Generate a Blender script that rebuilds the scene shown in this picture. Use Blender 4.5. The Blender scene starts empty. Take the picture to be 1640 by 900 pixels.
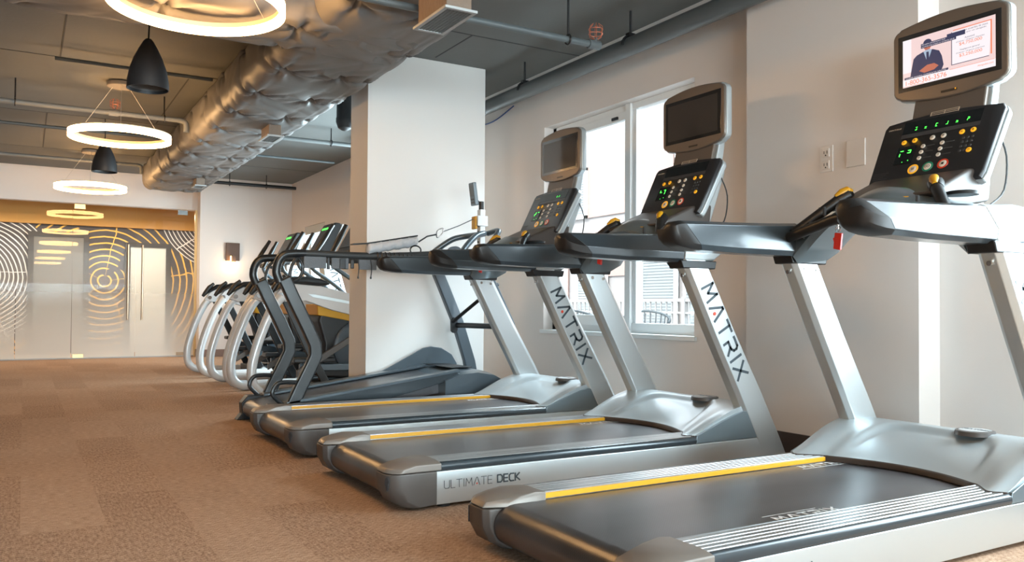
import bpy, bmesh, math, random
from mathutils import Vector, Matrix
random.seed(7)
PI = math.pi
sc = bpy.context.scene
C = sc.collection

# ------------------------------------------------------------------ camera
F_PX, YAW, PITCH, ROLL, SHY = 1323.7365, .5335285, .0178535, .00632058, 18.657
cam_d = bpy.data.cameras.new('camera')
cam = bpy.data.objects.new('camera', cam_d)
C.objects.link(cam)
fw = Vector((math.sin(YAW)*math.cos(PITCH), math.cos(YAW)*math.cos(PITCH), math.sin(PITCH)))
rt = Vector((math.cos(YAW), -math.sin(YAW), 0))
up = rt.cross(fw)
r2 = rt*math.cos(ROLL) + up*math.sin(ROLL)
u2 = -rt*math.sin(ROLL) + up*math.cos(ROLL)
m3 = Matrix((r2, u2, -fw)).transposed()
cam.matrix_world = Matrix.Translation((0, 0, .88)) @ m3.to_4x4()
cam_d.sensor_width = 36
cam_d.sensor_fit = 'HORIZONTAL'
cam_d.lens = F_PX/1640*36
cam_d.shift_y = SHY/1640
cam_d.clip_start = .05
cam_d.clip_end = 200
sc.camera = cam

# ------------------------------------------------------------------ light and exposure
sc.view_settings.view_transform = 'Standard'
sc.view_settings.look = 'None'
sc.view_settings.gamma = 1
sc.view_settings.use_curve_mapping = False
sc.view_settings.exposure = 0.9
w = bpy.data.worlds.new('sky')
sc.world = w
w.use_nodes = True
bg = w.node_tree.nodes['Background']
bg.inputs['Color'].default_value = (.84, .93, 1, 1)
bg.inputs['Strength'].default_value = 3.6


def light(name, kind, loc, rot, energy, color, size=1, size_y=None, angle=None, spread=None):
    d = bpy.data.lights.new(name, kind)
    d.energy = energy
    d.color = color
    if kind == 'AREA':
        d.size = size
        if size_y:
            d.shape = 'RECTANGLE'
            d.size_y = size_y
        if spread:
            d.spread = spread
    if angle:
        d.angle = angle
    o = bpy.data.objects.new(name, d)
    o.location = loc
    o.rotation_euler = rot
    C.objects.link(o)
    return o


DAY = (.68, .90, 1.0)
# sun on the neighbouring facade (shines away from this building's closed side)
sun = light('sun', 'SUN', (0, 0, 10), (0, math.radians(-52), math.radians(12)), 3.0, (1, .96, .9), angle=.02)
# daylight entering through the side windows and the visible window, plus an added back light
for wy0, wy1, we in ((-5.9, -3.9, 600), (-8.5, -6.6, 900)):
    light('daylight_side_window', 'AREA', (4.48, (wy0+wy1)/2, 1.65), (0, math.radians(90), 0), we, DAY, 2.0, wy1-wy0-.1)
light('back_fill_light', 'AREA', (-.4, -9.35, 1.05), (math.radians(90), 0, 0), 580, DAY, 9.0, 1.4)  # unseen light added behind the camera to brighten faces turned that way
light('daylight_near_window', 'AREA', (4.62, 1.0, 1.7), (0, math.radians(90), 0), 85, DAY, 1.9, 1.8)
light('daylight_hidden_window', 'AREA', (4.62, 9.4, 1.6), (0, math.radians(90), 0), 170, DAY, 1.9, 2.3)
light('daylight_recess_window', 'AREA', (4.9, 13.3, 1.6), (0, math.radians(90), 0), 70, DAY, 1.6, 1.6)
light('sky_above_window', 'AREA', (6.3, 5.3, 4.5), (0, math.radians(48), 0), 420, DAY, 1.8, 3.0)
light('corridor_fill_light', 'AREA', (.6, 16.0, 2.5), (0, 0, 0), 60, (1, .86, .68), 4.5, .5)  # unseen warm light added to brighten the corridor, no fixture there

# ------------------------------------------------------------------ materials


def mat(name, col, rough=.5, metal=0., emit=None, estr=0., bump=None, coat=0., spec=None, vary=None, alpha=None):
    m = bpy.data.materials.new(name)
    m.use_nodes = True
    nt = m.node_tree
    b = nt.nodes['Principled BSDF']
    b.inputs['Base Color'].default_value = (*col, 1)
    b.inputs['Roughness'].default_value = rough
    b.inputs['Metallic'].default_value = metal
    if coat:
        b.inputs['Coat Weight'].default_value = coat
        b.inputs['Coat Roughness'].default_value = .12
    if spec is not None:
        b.inputs['Specular IOR Level'].default_value = spec
    if emit:
        b.inputs['Emission Color'].default_value = (*emit, 1)
        b.inputs['Emission Strength'].default_value = estr
    tc = nt.nodes.new('ShaderNodeTexCoord')
    if vary:
        sc_, amt = vary
        n = nt.nodes.new('ShaderNodeTexNoise')
        n.inputs['Scale'].default_value = sc_
        n.inputs['Detail'].default_value = 4
        nt.links.new(tc.outputs['Object'], n.inputs['Vector'])
        r = nt.nodes.new('ShaderNodeMapRange')
        r.inputs['From Min'].default_value = .3
        r.inputs['From Max'].default_value = .7
        r.inputs['To Min'].default_value = 1-amt
        r.inputs['To Max'].default_value = 1+amt
        nt.links.new(n.outputs['Fac'], r.inputs['Value'])
        mx = nt.nodes.new('ShaderNodeVectorMath')
        mx.operation = 'SCALE'
        mx.inputs[0].default_value = col
        nt.links.new(r.outputs['Result'], mx.inputs['Scale'])
        nt.links.new(mx.outputs[0], b.inputs['Base Color'])
    if bump:
        sc_, st = bump
        n = nt.nodes.new('ShaderNodeTexNoise')
        n.inputs['Scale'].default_value = sc_
        n.inputs['Detail'].default_value = 3
        nt.links.new(tc.outputs['Object'], n.inputs['Vector'])
        bp = nt.nodes.new('ShaderNodeBump')
        bp.inputs['Strength'].default_value = st
        bp.inputs['Distance'].default_value = .01
        nt.links.new(n.outputs['Fac'], bp.inputs['Height'])
        nt.links.new(bp.outputs[0], b.inputs['Normal'])
    return m


M = {}
M['wall'] = mat('wall_paint', (.78, .725, .685), .85, bump=(160, .05))
M['ceiling'] = mat('ceiling_grey_paint', (.155, .160, .155), .75, vary=(1.3, .06), bump=(40, .1))
M['ceiling_line'] = mat('ceiling_seam', (.06, .065, .065), .8)
M['dark_trim'] = mat('dark_vinyl_base', (.055, .04, .035), .5)
M['pipe'] = mat('painted_pipe', (.10, .115, .12), .42)
M['pipe_l'] = mat('painted_conduit', (.17, .18, .18), .5)
M['wrap'] = mat('painted_duct_wrap', (.155, .15, .148), .5, vary=(3, .08))
M['grille'] = mat('grille_paint', (.42, .43, .43), .5)
M['slot'] = mat('grille_slot', (.03, .03, .032), .7)
M['cone'] = mat('pendant_black', (.018, .018, .02), .5)
M['cone_in'] = mat('pendant_inside', (.12, .12, .12), .5)
M['ring_led'] = mat('ring_diffuser_lit', (1, .9, .75), .5, emit=(1, .55, .21), estr=24)
M['ring_al'] = mat('ring_housing', (.75, .6, .42), .5)
M['canopy'] = mat('canopy_grey', (.22, .20, .18), .5)
M['wire'] = mat('suspension_wire', (.6, .58, .55), .4, metal=.5)
M['copper'] = mat('sprinkler_guard', (.5, .14, .07), .4, metal=.4)
M['white'] = mat('white_vinyl', (.78, .80, .80), .4)
M['white_mat'] = mat('white_matte', (.26, .26, .255), .7)
M['silver'] = mat('silver_paint', (.60, .645, .66), .36, metal=.75, bump=(900, .02), coat=.25)
M['silver_hood'] = mat('silver_hood_paint', (.48, .535, .56), .36, metal=.5, coat=.3)
M['gunmetal'] = mat('gunmetal_paint', (.15, .185, .205), .3, metal=.3, coat=.3)
M['rail_edge'] = mat('rail_edge_dark', (.035, .047, .056), .25, metal=.2, coat=.4)
M['arm'] = mat('arm_rest_polymer', (.038, .052, .064), .3, metal=.1, bump=(700, .04), coat=.5)
M['black'] = mat('black_polymer', (.010, .010, .011), .38)
M['rubber'] = mat('black_rubber', (.012, .011, .011), .42)
M['belt'] = None
M['bronze'] = mat('rear_cap_grey', (.09, .08, .074), .42, metal=.15, bump=(500, .04))
M['alu'] = None
M['yellow'] = mat('yellow_accent', (.62, .30, .008), .4)
M['amber'] = mat('amber_button', (.85, .42, .02), .35, emit=(.9, .42, .02), estr=.25)
M['btn_white'] = mat('cream_button', (.75, .68, .6), .4)
M['btn_green'] = mat('green_ring', (.02, .25, .14), .4)
M['btn_red'] = mat('red_ring', (.7, .06, .02), .4)
M['face'] = mat('console_face', (.022, .022, .025), .3)
M['face2'] = mat('console_window', (.008, .01, .012), .12)
M['strip'] = mat('console_strip', (.055, .055, .058), .3)
M['led'] = mat('green_led', (.05, 1, .1), .4, emit=(.06, 1, .06), estr=2.2)
M['bezel'] = mat('monitor_bezel', (.15, .125, .105), .33, metal=.3)
M['screen_off'] = mat('screen_glass', (.012, .012, .013), .06, spec=.9, coat=1)
M['screen_pix'] = mat('screen_matrix', (.05, .045, .042), .07, spec=.8)
M['scr_bg'] = mat('screen_pink', (.1, .08, .08), .3, emit=(.92, .70, .70), estr=0.493)
M['scr_w'] = mat('screen_white', (.1, .1, .1), .3, emit=(.95, .88, .93), estr=0.522)
M['scr_o'] = mat('screen_orange', (.1, .05, .03), .3, emit=(.95, .22, .08), estr=0.493)
M['scr_n'] = mat('screen_navy', (.02, .02, .04), .3, emit=(.03, .04, .10), estr=0.464)
M['scr_s'] = mat('screen_skin', (.1, .05, .03), .3, emit=(.55, .16, .11), estr=0.464)
M['scr_b'] = mat('screen_shirt', (.1, .1, .1), .3, emit=(.45, .60, .80), estr=0.406)
M['badge'] = mat('badge_disc', (.42, .41, .40), .45)
M['red'] = mat('red_clip_plastic', (.65, .03, .025), .35)
M['logo_d'] = mat('logo_charcoal', (.05, .07, .085), .4)
M['logo_red'] = mat('logo_red_dot', (.75, .06, .02), .4)
M['logo_w'] = mat('logo_white', (.75, .75, .75), .5)
M['logo_g'] = mat('logo_tan', (.55, .45, .35), .4)
M['chrome'] = mat('chrome', (.7, .7, .7), .15, metal=1)
M['brass'] = mat('brushed_gold', (.78, .56, .28), .35, metal=.9)
M['steel'] = mat('brushed_steel', (.48, .35, .24), .3, metal=.9)
M['sled'] = mat('dark_steel_paint', (.010, .012, .014), .36, coat=.15)
M['sled_l'] = mat('slate_paint', (.085, .11, .13), .3, metal=.3, coat=.3)
M['tube'] = mat('silver_tube_paint', (.60, .61, .615), .3, metal=.12, coat=.4)
M['shroud'] = mat('light_grey_shroud', (.5, .48, .47), .4)
M['disc'] = mat('blue_black_disc', (.03, .045, .06), .3)
M['canvas'] = mat('grey_webbing', (.12, .14, .16), .8, bump=(120, .3))
M['pad'] = mat('padded_silver_fabric', (.5, .52, .55), .5, bump=(60, .5))
M['blue'] = mat('blue_cable', (.03, .08, .25), .5)
M['walnut'] = mat('bronze_plate', (.12, .07, .05), .45, metal=.4)
M['sconce'] = mat('sconce_led', (1, .8, .5), .5, emit=(1, .6, .22), estr=6)
M['outlet'] = mat('outlet_cover', (.76, .72, .69), .5)
M['facade'] = mat('facade_panel_white', (.20, .19, .185), .8)
M['facade_p'] = mat('facade_panel_pink', (.23, .165, .145), .8)
M['shutter'] = mat('blind_grey', (.17, .19, .195), .6)
M['deckout'] = mat('balcony_concrete', (.2, .2, .2), .8)
M['wicker'] = mat('woven_chair_grey', (.05, .065, .072), .7)
M['ochre'] = mat('ochre_soffit', (.52, .27, .07), .7)
M['frame_d'] = mat('dark_frame', (.03, .023, .02), .5)
M['grey_panel'] = mat('pale_panel', (.6, .62, .6), .6)
M['mirror_d'] = mat('dim_panel', (.10, .085, .07), .3)


def nodes_mat(name):
    m = bpy.data.materials.new(name)
    m.use_nodes = True
    return m, m.node_tree, m.node_tree.nodes['Principled BSDF']


def N(nt, t, **kw):
    n = nt.nodes.new(t)
    for k, v in kw.items():
        if k in n.inputs:
            n.inputs[k].default_value = v
        else:
            setattr(n, k, v)
    return n


def math_n(nt, op, a, b=None, c=None):
    n = nt.nodes.new('ShaderNodeMath')
    n.operation = op
    for i, v in enumerate((a, b, c)):
        if v is None:
            continue
        if isinstance(v, (int, float)):
            n.inputs[i].default_value = v
        else:
            nt.links.new(v, n.inputs[i])
    return n.outputs[0]


def ramp(nt, fac, stops):
    n = nt.nodes.new('ShaderNodeValToRGB')
    el = n.color_ramp.elements
    while len(el) > 1:
        el.remove(el[-1])
    el[0].position = stops[0][0]
    el[0].color = (*stops[0][1], 1)
    for p, c in stops[1:]:
        e = el.new(p)
        e.color = (*c, 1)
    nt.links.new(fac, n.inputs[0])
    return n.outputs[0]


# carpet tiles: 0.5 m tiles, streaked yarn turned a quarter from tile to tile
m, nt, b = nodes_mat('carpet_tile')
tc = N(nt, 'ShaderNodeTexCoord')
sp = N(nt, 'ShaderNodeSeparateXYZ')
nt.links.new(tc.outputs['Object'], sp.inputs[0])
TX, TY = 1/.30, 1/.92
fx = math_n(nt, 'FLOOR', math_n(nt, 'MULTIPLY', sp.outputs[0], TX))
shift = math_n(nt, 'MULTIPLY', math_n(nt, 'MODULO', fx, 3.0), .37)
fy = math_n(nt, 'FLOOR', math_n(nt, 'ADD', math_n(nt, 'MULTIPLY', sp.outputs[1], TY), shift))
cb = N(nt, 'ShaderNodeCombineXYZ')
nt.links.new(fx, cb.inputs[0])
nt.links.new(fy, cb.inputs[1])
wn = N(nt, 'ShaderNodeTexWhiteNoise')
nt.links.new(cb.outputs[0], wn.inputs['Vector'])


def streak(sx, sy, det=3):
    mp = N(nt, 'ShaderNodeMapping')
    mp.inputs['Scale'].default_value = (sx, sy, 1)
    nt.links.new(tc.outputs['Object'], mp.inputs[0])
    n = N(nt, 'ShaderNodeTexNoise', Scale=1.0, Detail=det, Roughness=.65)
    nt.links.new(mp.outputs[0], n.inputs['Vector'])
    return n.outputs['Fac']


s1 = streak(85, 24, 4)
s2 = streak(28, 90, 4)
fine = streak(210, 210, 2)
pick = math_n(nt, 'GREATER_THAN', wn.outputs['Value'], .62)
mixs = math_n(nt, 'ADD', math_n(nt, 'MULTIPLY', s1, math_n(nt, 'SUBTRACT', 1, pick)), math_n(nt, 'MULTIPLY', s2, pick))
mixs = math_n(nt, 'ADD', math_n(nt, 'ADD', math_n(nt, 'MULTIPLY', mixs, .62), .195), math_n(nt, 'MULTIPLY', math_n(nt, 'SUBTRACT', fine, .5), .45))
tone = math_n(nt, 'MULTIPLY', math_n(nt, 'SUBTRACT', wn.outputs['Value'], .5), .07)
# carved wave rows
zig = math_n(nt, 'SINE', math_n(nt, 'ADD', math_n(nt, 'MULTIPLY', sp.outputs[1], 230), math_n(nt, 'MULTIPLY', math_n(nt, 'SINE', math_n(nt, 'MULTIPLY', sp.outputs[0], 210)), 1.6)))
big = N(nt, 'ShaderNodeTexNoise', Scale=.8, Detail=2)
nt.links.new(tc.outputs['Object'], big.inputs['Vector'])
v = math_n(nt, 'ADD', math_n(nt, 'ADD', mixs, tone), math_n(nt, 'MULTIPLY', zig, .035))
v = math_n(nt, 'ADD', v, math_n(nt, 'MULTIPLY', math_n(nt, 'SUBTRACT', big.outputs['Fac'], .5), .12))
col = ramp(nt, v, [(.28, (.17, .10, .065)), (.45, (.36, .225, .15)), (.58, (.50, .335, .23)), (.75, (.64, .48, .36))])
nt.links.new(col, b.inputs['Base Color'])
b.inputs['Roughness'].default_value = .95
b.inputs['Specular IOR Level'].default_value = .05
bp = N(nt, 'ShaderNodeBump', Strength=.6, Distance=.006)
nt.links.new(v, bp.inputs['Height'])
nt.links.new(bp.outputs[0], b.inputs['Normal'])
M['carpet'] = m

# woven belt
m, nt, b = nodes_mat('running_belt')
tc = N(nt, 'ShaderNodeTexCoord')
sp = N(nt, 'ShaderNodeSeparateXYZ')
nt.links.new(tc.outputs['Object'], sp.inputs[0])
wv = math_n(nt, 'MULTIPLY', math_n(nt, 'SINE', math_n(nt, 'MULTIPLY', sp.outputs[0], 620)), math_n(nt, 'SINE', math_n(nt, 'MULTIPLY', sp.outputs[1], 620)))
ns = N(nt, 'ShaderNodeTexNoise', Scale=2.2, Detail=1)
mp = N(nt, 'ShaderNodeMapping')
mp.inputs['Scale'].default_value = (.5, 2, 1)
nt.links.new(tc.outputs['Object'], mp.inputs[0])
nt.links.new(mp.outputs[0], ns.inputs['Vector'])
c1 = ramp(nt, math_n(nt, 'ADD', math_n(nt, 'MULTIPLY', wv, .10), ns.outputs['Fac']), [(.25, (.026, .024, .025)), (.8, (.085, .084, .093))])
nt.links.new(c1, b.inputs['Base Color'])
b.inputs['Roughness'].default_value = .30
b.inputs['IOR'].default_value = 1.85
M['belt'] = m

# brushed aluminium rail
m, nt, b = nodes_mat('brushed_rail')
tc = N(nt, 'ShaderNodeTexCoord')
mp = N(nt, 'ShaderNodeMapping')
mp.inputs['Scale'].default_value = (1.2, 70, 20)
nt.links.new(tc.outputs['Object'], mp.inputs[0])
ns = N(nt, 'ShaderNodeTexNoise', Scale=1.0, Detail=3)
nt.links.new(mp.outputs[0], ns.inputs['Vector'])
nt.links.new(ramp(nt, ns.outputs['Fac'], [(.35, (.30, .31, .32)), (.65, (.56, .56, .56))]), b.inputs['Base Color'])
b.inputs['Metallic'].default_value = .9
b.inputs['Roughness'].default_value = .3
M['alu'] = m

# clear thin glass
def thin_glass(name, tint=(1, 1, 1), refl=1.0, film=None):
    m = bpy.data.materials.new(name)
    m.use_nodes = True
    nt = m.node_tree
    nt.nodes.clear()
    out = N(nt, 'ShaderNodeOutputMaterial')
    tr = N(nt, 'ShaderNodeBsdfTransparent')
    tr.inputs['Color'].default_value = (*tint, 1)
    gl = N(nt, 'ShaderNodeBsdfGlossy')
    gl.inputs['Roughness'].default_value = .01
    gm = N(nt, 'ShaderNodeNewGeometry')
    dt = N(nt, 'ShaderNodeVectorMath', operation='DOT_PRODUCT')
    nt.links.new(gm.outputs['Normal'], dt.inputs[0])
    nt.links.new(gm.outputs['Incoming'], dt.inputs[1])
    cs = math_n(nt, 'SUBTRACT', 1, math_n(nt, 'ABSOLUTE', dt.outputs['Value']))
    frs = math_n(nt, 'ADD', .04, math_n(nt, 'MULTIPLY', .96, math_n(nt, 'POWER', cs, 5)))
    mx = N(nt, 'ShaderNodeMixShader')
    rfl = math_n(nt, 'MULTIPLY', frs, refl)
    if film:
        tc0 = N(nt, 'ShaderNodeTexCoord')
        sp0 = N(nt, 'ShaderNodeSeparateXYZ')
        nt.links.new(tc0.outputs['Object'], sp0.inputs[0])
        mr0 = N(nt, 'ShaderNodeMapRange')
        mr0.inputs['From Min'].default_value = film[0]+1.3
        mr0.inputs['From Max'].default_value = film[1]
        nt.links.new(sp0.outputs[2], mr0.inputs[0])
        rfl = math_n(nt, 'MULTIPLY', rfl, mr0.outputs[0])
    nt.links.new(rfl, mx.inputs[0])
    nt.links.new(tr.outputs[0], mx.inputs[1])
    nt.links.new(gl.outputs[0], mx.inputs[2])
    res = mx.outputs[0]
    if film:
        tc = N(nt, 'ShaderNodeTexCoord')
        sp = N(nt, 'ShaderNodeSeparateXYZ')
        nt.links.new(tc.outputs['Object'], sp.inputs[0])
        mr = N(nt, 'ShaderNodeMapRange')
        mr.interpolation_type = 'SMOOTHSTEP'
        mr.inputs['From Min'].default_value = film[0]
        mr.inputs['From Max'].default_value = film[1]
        mr.inputs['To Min'].default_value = film[2]
        mr.inputs['To Max'].default_value = 0
        nt.links.new(sp.outputs[2], mr.inputs[0])
        df = N(nt, 'ShaderNodeBsdfDiffuse')
        df.inputs['Color'].default_value = (.80, .80, .76, 1)
        tl = N(nt, 'ShaderNodeBsdfTranslucent')
        tl.inputs['Color'].default_value = (.75, .76, .74, 1)
        ms = N(nt, 'ShaderNodeMixShader')
        ms.inputs[0].default_value = .4
        nt.links.new(df.outputs[0], ms.inputs[1])
        nt.links.new(tl.outputs[0], ms.inputs[2])
        gl2 = N(nt, 'ShaderNodeMixShader')
        gl2.inputs[0].default_value = .0
        nt.links.new(ms.outputs[0], gl2.inputs[1])
        nt.links.new(gl.outputs[0], gl2.inputs[2])
        m2 = N(nt, 'ShaderNodeMixShader')
        nt.links.new(mr.outputs[0], m2.inputs[0])
        nt.links.new(res, m2.inputs[1])
        nt.links.new(gl2.outputs[0], m2.inputs[2])
        res = m2.outputs[0]
    nt.links.new(res, out.inputs[0])
    return m


M['glass'] = thin_glass('window_glass')
M['glass_clear'] = thin_glass('partition_glass_body', (1, 1, 1), .0)
M['glass_film'] = thin_glass('glass_with_frosted_film', (.97, .98, .96), 1.0, film=(-.45, 1.95, .99))

# mural of growth rings
m, nt, b = nodes_mat('growth_ring_mural')
tc = N(nt, 'ShaderNodeTexCoord')
nz = N(nt, 'ShaderNodeTexNoise', Scale=1.6, Detail=3)
nt.links.new(tc.outputs['Object'], nz.inputs['Vector'])


def rings(cx, cz, n, thr, wob):
    sp = N(nt, 'ShaderNodeSeparateXYZ')
    nt.links.new(tc.outputs['Object'], sp.inputs[0])
    dx = math_n(nt, 'SUBTRACT', sp.outputs[0], cx)
    dz = math_n(nt, 'SUBTRACT', sp.outputs[2], cz)
    r = math_n(nt, 'SQRT', math_n(nt, 'ADD', math_n(nt, 'MULTIPLY', dx, dx), math_n(nt, 'MULTIPLY', dz, dz)))
    rw = math_n(nt, 'ADD', r, math_n(nt, 'MULTIPLY', nz.outputs['Fac'], wob))
    s = math_n(nt, 'SINE', math_n(nt, 'MULTIPLY', rw, n))
    line = math_n(nt, 'GREATER_THAN', s, thr)
    an = math_n(nt, 'ARCTAN2', dz, dx)
    crack = math_n(nt, 'GREATER_THAN', math_n(nt, 'SINE', math_n(nt, 'ADD', math_n(nt, 'MULTIPLY', an, 5), math_n(nt, 'MULTIPLY', nz.outputs['Fac'], 2))), .9985)
    gap = N(nt, 'ShaderNodeTexNoise', Scale=2.2, Detail=1)
    nt.links.new(tc.outputs['Object'], gap.inputs['Vector'])
    line = math_n(nt, 'MULTIPLY', line, math_n(nt, 'GREATER_THAN', gap.outputs['Fac'], .33))
    return math_n(nt, 'MAXIMUM', line, crack), r


l1, ra = rings(1.28, 1.32, 52, .78, .10)
l2, rb = rings(-.75, 1.4, 92, .66, .08)
l3, rc = rings(3.35, 2.75, 92, .66, .08)
near2 = math_n(nt, 'LESS_THAN', rb, 1.25)
near3 = math_n(nt, 'LESS_THAN', rc, 1.15)
mixc = N(nt, 'ShaderNodeMix', data_type='RGBA')
mixc.inputs[6].default_value = (.055, .045, .048, 1)
mixc.inputs[7].default_value = (.80, .45, .08, 1)
inner = math_n(nt, 'MULTIPLY', l1, math_n(nt, 'SUBTRACT', 1, math_n(nt, 'MAXIMUM', near2, near3)))
nt.links.new(inner, mixc.inputs[0])
mixd = N(nt, 'ShaderNodeMix', data_type='RGBA')
nt.links.new(mixc.outputs[2], mixd.inputs[6])
mixd.inputs[7].default_value = (.72, .70, .68, 1)
nt.links.new(math_n(nt, 'MAXIMUM', math_n(nt, 'MULTIPLY', l2, near2), math_n(nt, 'MULTIPLY', l3, near3)), mixd.inputs[0])
nt.links.new(mixd.outputs[2], b.inputs['Base Color'])
b.inputs['Roughness'].default_value = .6
M['mural'] = m

# ------------------------------------------------------------------ mesh helpers


class MB:
    def __init__(s):
        s.v, s.f, s.m = [], [], []

    def add(s, vs, fs, mi=0):
        o = len(s.v)
        s.v += [Vector(p) for p in vs]
        s.f += [[i+o for i in f] for f in fs]
        s.m += [mi]*len(fs)
        return s

    def box(s, x0, x1, y0, y1, z0, z1, mi=0):
        vs = [(x, y, z) for x in (x0, x1) for y in (y0, y1) for z in (z0, z1)]
        return s.add(vs, [(0, 1, 3, 2), (4, 6, 7, 5), (0, 4, 5, 1), (2, 3, 7, 6), (0, 2, 6, 4), (1, 5, 7, 3)], mi)

    def loft(s, rings_, mi=0, closed=True, caps=True):
        n = len(rings_[0])
        vs = [p for r in rings_ for p in r]
        fs = []
        for i in range(len(rings_)-1):
            for j in range(n if closed else n-1):
                k = (j+1) % n
                fs.append((i*n+j, i*n+k, (i+1)*n+k, (i+1)*n+j))
        if caps:
            fs.append(tuple(range(n))[::-1])
            fs.append(tuple((len(rings_)-1)*n+j for j in range(n)))
        return s.add(vs, fs, mi)

    def prism_y(s, prof, y0, y1, mi=0):     # profile in XZ
        return s.loft([[(x, y0, z) for x, z in prof], [(x, y1, z) for x, z in prof]], mi)

    def prism_x(s, prof, x0, x1, mi=0):     # profile in YZ
        return s.loft([[(x0, y, z) for y, z in prof], [(x1, y, z) for y, z in prof]], mi)

    def prism_z(s, prof, z0, z1, mi=0):
        return s.loft([[(x, y, z0) for x, y in prof], [(x, y, z1) for x, y in prof]], mi)

    def tube(s, pts, r, n=14, mi=0, caps=True, sub=0, sy=1.0):
        pts = [Vector(p) for p in pts]
        if sub:
            pts = catmull(pts, sub)
        k = len(pts)
        rs = r if isinstance(r, (list, tuple)) else [r]*k
        if len(rs) != k:
            rs = [rs[min(int(i*len(rs)/k), len(rs)-1)] for i in range(k)]
        T = [(pts[min(i+1, k-1)]-pts[max(i-1, 0)]).normalized() for i in range(k)]
        ref = Vector((0, 1, 0)) if abs(T[0].y) < .9 else Vector((0, 0, 1))
        nrm = (ref-T[0]*ref.dot(T[0])).normalized()
        R = []
        for i in range(k):
            nrm = (nrm-T[i]*nrm.dot(T[i])).normalized()
            bi = T[i].cross(nrm)
            R.append([pts[i]+(nrm*math.cos(a)*sy+bi*math.sin(a))*rs[i] for a in [2*PI*j/n for j in range(n)]])
        return s.loft(R, mi, True, caps)

    def lathe(s, prof, c=(0, 0, 0), n=32, mi=0, caps=False):
        R = [[(c[0]+r*math.cos(2*PI*j/n), c[1]+r*math.sin(2*PI*j/n), c[2]+z) for j in range(n)] for r, z in prof]
        return s.loft(R, mi, True, caps)

    def xf(s, mtx):
        s.v = [mtx @ p for p in s.v]
        return s

    def join(s, o, mi_off=0):
        k = len(s.v)
        s.v += o.v
        s.f += [[i+k for i in f] for f in o.f]
        s.m += [i+mi_off for i in o.m]
        return s


def catmull(p, n):
    out = []
    for i in range(len(p)-1):
        a, b, c, d = p[max(i-1, 0)], p[i], p[i+1], p[min(i+2, len(p)-1)]
        for k in range(n):
            t = k/n
            out.append(.5*((2*b)+(c-a)*t+(2*a-5*b+4*c-d)*t*t+(3*b-a-3*c+d)*t**3))
    out.append(p[-1])
    return out


def obj(name, mb, mats, parent=None, bevel=0., seg=3, smooth=True, subsurf=0, ang=35, label=None, flip=True):
    me = bpy.data.meshes.new(name)
    me.from_pydata([tuple(v) for v in mb.v], [], mb.f)
    if not isinstance(mats, (list, tuple)):
        mats = [mats]
    for m_ in mats:
        me.materials.append(m_)
    me.polygons.foreach_set('material_index', mb.m)
    if flip:
        bm = bmesh.new()
        bm.from_mesh(me)
        bmesh.ops.recalc_face_normals(bm, faces=bm.faces)
        bm.to_mesh(me)
        bm.free()
    if smooth:
        me.polygons.foreach_set('use_smooth', [True]*len(me.polygons))
        if hasattr(me, 'set_sharp_from_angle') and not bevel and not subsurf:
            me.set_sharp_from_angle(angle=math.radians(ang))
    me.update()
    o = bpy.data.objects.new(name, me)
    C.objects.link(o)
    if bevel:
        b_ = o.modifiers.new('bevel', 'BEVEL')
        b_.width = bevel
        b_.segments = seg
        b_.limit_method = 'ANGLE'
        b_.angle_limit = math.radians(ang)
        b_.harden_normals = True
    if subsurf:
        s_ = o.modifiers.new('sub', 'SUBSURF')
        s_.levels = s_.render_levels = subsurf
    if parent:
        o.parent = parent
    if label:
        o['label'] = label
    return o


def tag(o, label, cat, group=None):
    o['label'] = label
    o['category'] = cat
    if group:
        o['group'] = group
    return o


def thing(name, label, cat, loc=(0, 0, 0), rz=0, group=None):
    o = bpy.data.objects.new(name, None)
    o.empty_display_size = .1
    C.objects.link(o)
    o.location = loc
    o.rotation_euler = (0, 0, rz)
    return tag(o, label, cat, group)


def struct(name, mb, m_, **kw):
    o = obj(name, mb, m_, **kw)
    o['kind'] = 'structure'
    return o


def copy_tree(o, parent=None):
    c_ = o.copy()
    C.objects.link(c_)
    if parent:
        c_.parent = parent
    for ch in list(o.children):
        copy_tree(ch, c_)
    return c_


# ---- lettering
STROKES = {
    'M': (1.0, [[(0, 0), (.10, 1), (.5, .32), (.9, 1), (1, 0)]]),
    'A': (.95, [[(0, 0), (.46, 1), (.58, 1), (.95, 0)]]),
    'T': (.85, [[(0, 1), (.85, 1)], [(.42, 1), (.42, 0)]]),
    'R': (.85, [[(.05, 0), (.05, .42), (.6, .42), (.8, .6), (.8, .85), (.65, 1), (0, 1)], [(.45, .42), (.85, 0)]]),
    'I': (.12, [[(.06, 0), (.06, 1)]]),
    'X': (.9, [[(0, 0), (.9, 1)], [(0, 1), (.9, 0)]]),
    'U': (.8, [[(0, 1), (0, .18), (.15, 0), (.65, 0), (.8, .18), (.8, 1)]]),
    'L': (.6, [[(0, 1), (0, 0), (.6, 0)]]),
    'E': (.65, [[(.65, 1), (0, 1), (0, 0), (.65, 0)], [(0, .5), (.6, .5)]]),
    'D': (.8, [[(0, 0), (0, 1), (.55, 1), (.8, .75), (.8, .25), (.55, 0), (0, 0)]]),
    'C': (.75, [[(.75, 1), (.2, 1), (0, .8), (0, .2), (.2, 0), (.75, 0)]]),
    'K': (.75, [[(0, 0), (0, 1)], [(.7, 1), (.1, .5), (.75, 0)]]),
    ' ': (.3, []),
}


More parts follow.
